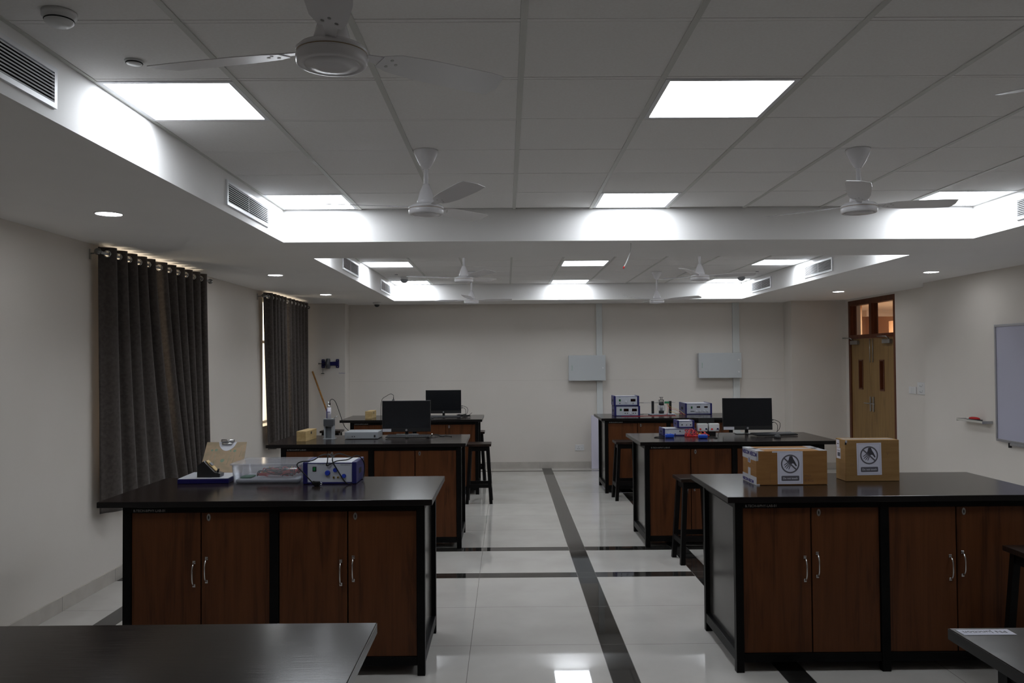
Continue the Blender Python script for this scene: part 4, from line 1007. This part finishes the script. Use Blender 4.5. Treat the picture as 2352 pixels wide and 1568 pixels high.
def mouse(label, loc, rz):
    t = thing('mouse', label, 'computer mouse', loc, rz)
    f = nb(); n = 20
    lathe(f, [(0, 0), (1, 0), (1.03, .25), (.9, .7), (.55, .95), (0, 1.0)], n)
    for v in f.verts: v.co.x *= .030; v.co.y *= .052; v.co.z *= .034
    obj('shell', f, 'black', t)
    f = nb(); cyl(f, (-.003, -.028, .0285), (.003, -.028, .0285), .007, n=12); obj('wheel', f, 'grey_dark', t)
    f = nb(); tube(f, [(0, .05, .006), (-.01, .065, .005), (-.04, .072, .004), (-.10, .07, .004)], .0022, 6); obj('cable', f, 'rubber', t)
mouse('black mouse at the front edge of the second right bench', (2.685, 8.285, Z1), .1)
mouse('black mouse left of the keyboard on the last left bench', (-1.02, 11.32, Z1), .0)
t = thing('cable_bundle', 'thin black cables curling right of the second left keyboard', 'cable', (-.71, 8.70, Z1))
f = nb(); tube(f, [(-.06, .0, .02), (-.02, .03, .012), (.03, -.02, .004), (.08, .02, .004), (.12, -.03, .004), (.14, -.05, .004)], .0035, 8); tube(f, [(-.06, -.02, .02), (-.02, .05, .02), (.02, .02, .004), (.06, -.03, .004)], .003, 8); obj('cords', f, 'rubber', t)
f = nb(); cyl(f, (-.07, -.01, .008), (-.065, -.01, .034), .007, n=10); obj('connector', f, 'chrome', t)
t = thing('cable_bundle', 'black cables heaped right of the last left monitor', 'cable', (-.62, 11.66, Z1))
f = nb(); rnd = random.Random(9)
for k in range(5):
    tube(f, [(rnd.uniform(-.08, .14), rnd.uniform(-.07, .07), .004 + abs(rnd.gauss(0, .018))) for _ in range(6)], .003, 6)
obj('cords', f, 'rubber', t)
t = thing('paper_sheet', 'white paper sheet behind the second left keyboard', 'paper', (-1.10, 8.755, Z1)); f = nb(); bx(f, -.08, .05, -.03, .03, 0, .0015); obj('sheet', f, 'paper', t)

# --- last right bench instruments
K = 'knob'
instrument('upper of two stacked blue white meters, single display', (1.490, 11.615, Z1+.1435), .355, .28, .137, 0, .028, 'meter',
    [('switch', .24, .55), (K, .48, .42, .013, 'cover'), ('disp', .76, .56, .19, .26), ('sock', .24, .24, 'black'), ('sock', .76, .24, 'steel'), ('text', .20, .84, 'MECO', .010)], 'meter', 'stacked blue and white meters')
instrument('lower of two stacked blue white meters, two displays', (1.495, 11.600, Z1), .360, .28, .142, 0, .028, 'meter',
    [('switch', .25, .62), ('disp', .46, .60, .19, .26), ('disp', .78, .60, .19, .26), ('sock', .42, .28, 'black'), ('sock', .505, .28, 'black'), (K, .62, .28, .012, 'cover'), ('sock', .73, .28, 'black'), ('sock', .82, .28, 'black'), ('text', .80, .84, 'MECO', .010)], 'meter', 'stacked blue and white meters')
instrument('wide blue white supply right on the last bench, four knobs', (2.535, 11.86, Z1), .385, .42, .158, 0, .026, 'power supply',
    [('switch', .245, .62), ('disp', .495, .66, .125, .14), ('disp', .775, .66, .125, .14), ('sock', .22, .28, 'black'), ('sock', .27, .28, 'black'), ('sock', .32, .28, 'black'), (K, .43, .29, .013, 'cover'), (K, .555, .29, .013, 'cover'), (K, .715, .29, .013, 'cover'), (K, .84, .29, .013, 'cover'), ('text', .80, .86, 'MECO', .010), ('text', .36, .86, 'CONSTANT CURRENT SUPPLY', .007)], 'power_supply')
t = thing('gouy_apparatus', 'clamp apparatus between two black posts on pale base', 'apparatus', (2.19, 11.80, Z1))
f = nb(); bx(f, -.175, .185, -.075, .12, .006, .018, .002); obj('base_board', f, 'face', t)
f = nb()
for x in (-.17, .18):
    for y in (-.07, .11): cyl(f, (x*.95, y*.9, 0), (x*.95, y*.9, .0058), .008, n=10)
obj('feet', f, 'black', t)
for x in (-.122, .126):
    f = nb(); bx(f, x-.017, x+.017, .0, .034, .0185, .195, .002); obj('post', f, 'black', t)
f = nb(); cyl(f, (-.25, .016, .172), (-.04, .016, .172), .0035, n=10); cyl(f, (.145, .016, .176), (.20, .016, .176), .0035, n=10); obj('rod', f, 'steel', t)
f = nb(); cyl(f, (0, .016, .0185), (0, .016, .06), .038, n=20); cyl(f, (0, .016, .137), (0, .016, .185), .037, .034, n=20); cyl(f, (-.034, .016, .1855), (.034, .016, .1855), .004, n=8)
cyl(f, (-.03, .016, .185), (-.03, .016, .215), .004, n=8); cyl(f, (.03, .016, .185), (.03, .016, .215), .004, n=8); bx(f, -.036, .036, .004, .028, .205, .213); cyl(f, (-.01, .016, .213), (-.01, .016, .245), .004, n=8); cyl(f, (.012, .016, .213), (.012, .016, .245), .004, n=8)
cyl(f, (-.013, .016, .245), (-.013, .016, .251), .015, n=14); cyl(f, (.016, .016, .245), (.016, .016, .251), .013, n=14); obj('clamp', f, 'black', t)
f = nb(); cyl(f, (0, .016, .0605), (0, .016, .1365), .052, n=28); obj('jacket', f, 'clear', t)
f = nb(); cyl(f, (0, .016, .061), (0, .016, .136), .022, n=18); obj('core', f, 'steel', t)
f = nb(); bx(f, .040, .108, -.006, -.003, .160, .190); obj('terminal_board', f, 'pcb', t)
f = nb(); tube(f, [(-.25, .016, .172), (-.31, .016, .170), (-.335, .0, .13), (-.325, -.01, .09), (-.335, -.02, .03), (-.31, -.03, .010), (-.27, -.03, .010), (-.265, -.03, .02)], .0028, 8); tube(f, [(.09, -.008, .16), (.10, -.02, .10), (.085, -.05, .04), (.06, -.10, .008), (.10, -.12, .007)], .0025, 8); obj('black_lead', f, 'rubber', t)
f = nb(); tube(f, [(.07, -.008, .16), (.12, -.02, .09), (.20, -.03, .07), (.27, -.05, .02), (.31, -.07, .012), (.32, -.10, .009)], .0022, 6); tube(f, [(.08, -.008, .16), (.08, -.03, .08), (.05, -.10, .012), (.02, -.14, .009)], .0022, 6); obj('red_lead', f, 'red', t)
f = nb(); tube(f, [(.075, -.008, .16), (.13, -.02, .11), (.22, -.03, .08), (.29, -.05, .03), (.30, -.09, .010)], .0022, 6); tube(f, [(.12, -.02, .05), (.18, -.05, .03), (.23, -.10, .012), (.26, -.12, .010)], .0022, 6); obj('yellow_lead', f, 'yellow', t)

t = thing('test_leads', 'thin red leads lying along the front of the last right bench', 'wires', (1.6, 11.5, Z1))
f = nb()
for k in range(3): tube(f, [(-.02+.05*k, .012*k, .004), (.15, .03-.012*k, .004), (.33, .05, .004), (.50, .075+.01*k, .004), (.66+.05*k, .10, .004)], .0024, 6)
obj('leads', f, 'red', t)
# --- second right bench instruments
instrument('long low blue white unit with red sockets, second right bench', (1.605, 8.58, Z1), .335, .24, .078, 0, .020, 'instrument',
    [('sock', .12, .25, 'black'), ('sock', .22, .25, 'knobblue'), ('sock', .37, .25, 'knobblue'), ('sock', .52, .62, 'black'), ('text', .12, .72, 'MECO', .007)] + [('sock', x, z, 'red') for x in (.68, .75, .82, .89) for z in (.25, .72)])
instrument('small blue white unit stacked on the long low unit', (1.755, 8.60, Z1+.0785), .178, .20, .078, 0, .020, 'instrument',
    [('sock', .28, .42, 'black'), ('sock', .55, .42, 'steel'), ('sock', .78, .42, 'black'), ('text', .16, .74, 'MECO', .007)])
for k, (x, y, d, lx) in enumerate(((1.633, 8.385, 'bright blue box on the second right bench, left one', -.14), (1.945, 8.29, 'bright blue box on the second right bench, right one', .13))):
    t = thing('sensor_case', d, 'sensor box', (x, y, Z1))
    f = nb(); bx(f, -.044, .044, -.03, .03, 0, .038, .010); obj('case', f, 'brightblue', t)
    f = nb()
    if lx < 0: tube(f, [(-.044, .0, .015), (-.08, .015, .012), (-.135, .03, .005), (-.15, .0, .0035), (-.12, -.03, .0035), (-.06, -.045, .0035)], .0035, 8)
    else: tube(f, [(.044, 0, .012), (.09, .02, .006), (.14, .015, .004), (.14, -.02, .004), (.11, -.035, .004)], .0035, 8)
    obj('lead', f, 'rubber', t)
t = thing('module_stand', 'black stand plate carrying the two small white modules', 'stand', (2.085, 8.66, Z1))
f = nb(); bx(f, -.078, .078, -.02, .03, 0, .0375, .002); obj('foot', f, 'black', t)
f = nb(); bx(f, -.085, .075, .0305, .036, .0, .175); obj('back_plate', f, 'black', t)
for x, d in ((-.062, 'white module box with red and blue plugs, left of two'), (.057, 'white module box with red and blue plugs, right of two')):
    t = thing('plug_module', d, 'module', (2.085+x, 8.645, Z1+.038), 0)
    f = nb(); bx(f, -.054, .054, -.028, .026, 0, .082, .006); obj('case', f, 'plastic_white', t)
    f = nb(); cyl(f, (-.026, -.0285, .026), (-.026, -.040, .026), .009, n=14); obj('red_plug', f, 'red', t)
    f = nb(); cyl(f, (.034, -.0285, .028), (.034, -.040, .028), .009, n=14); obj('blue_plug', f, 'deepblue', t)
    f = nb(); tube(f, [(.034, -.038, .028), (.044, -.05, .02), (.040, -.055, .0), (.030, -.06, -.04)], .0022, 6); obj('lead', f, 'rubber', t)
t = thing('patch_leads', 'tangled red patch leads with yellow plugs on second right bench', 'wires', (1.855, 8.50, Z1))
f = nb(); rnd = random.Random(12)
for k in range(16):
    x = rnd.uniform(-.03, .11); z = rnd.choice((.02, .056)); pts = [(x, .075, z)]
    x1 = rnd.uniform(-.05, .14)
    pts += [(x+(x1-x)*.3, .03, z+rnd.uniform(.0, .03)), (x+(x1-x)*.7, .0, rnd.uniform(.01, .05)), (x1, rnd.uniform(-.05, .0), .004)]
    if k % 3 == 0: pts += [(x1+.08, -.01, .01), (.17, .03, .03), (.16, .07, .045)]
    tube(f, pts, .0026, 6)
o = obj('red_leads', f, 'red', t); o['kind'] = 'stuff'
f = nb()
for (x, y) in ((.085, .02), (.115, .0), (.10, -.02)): cyl(f, (x, y, .0), (x+.004, y, .035), .006, n=10)
obj('yellow_plugs', f, 'yellow', t)
f = nb()
for (x, y) in ((-.02, -.03), (.0, -.04), (.03, -.035)): bx(f, x-.010, x+.010, y-.006, y+.006, .0, .012, .002)
obj('red_plugs', f, 'red', t)
print('objects', len(C.objects))
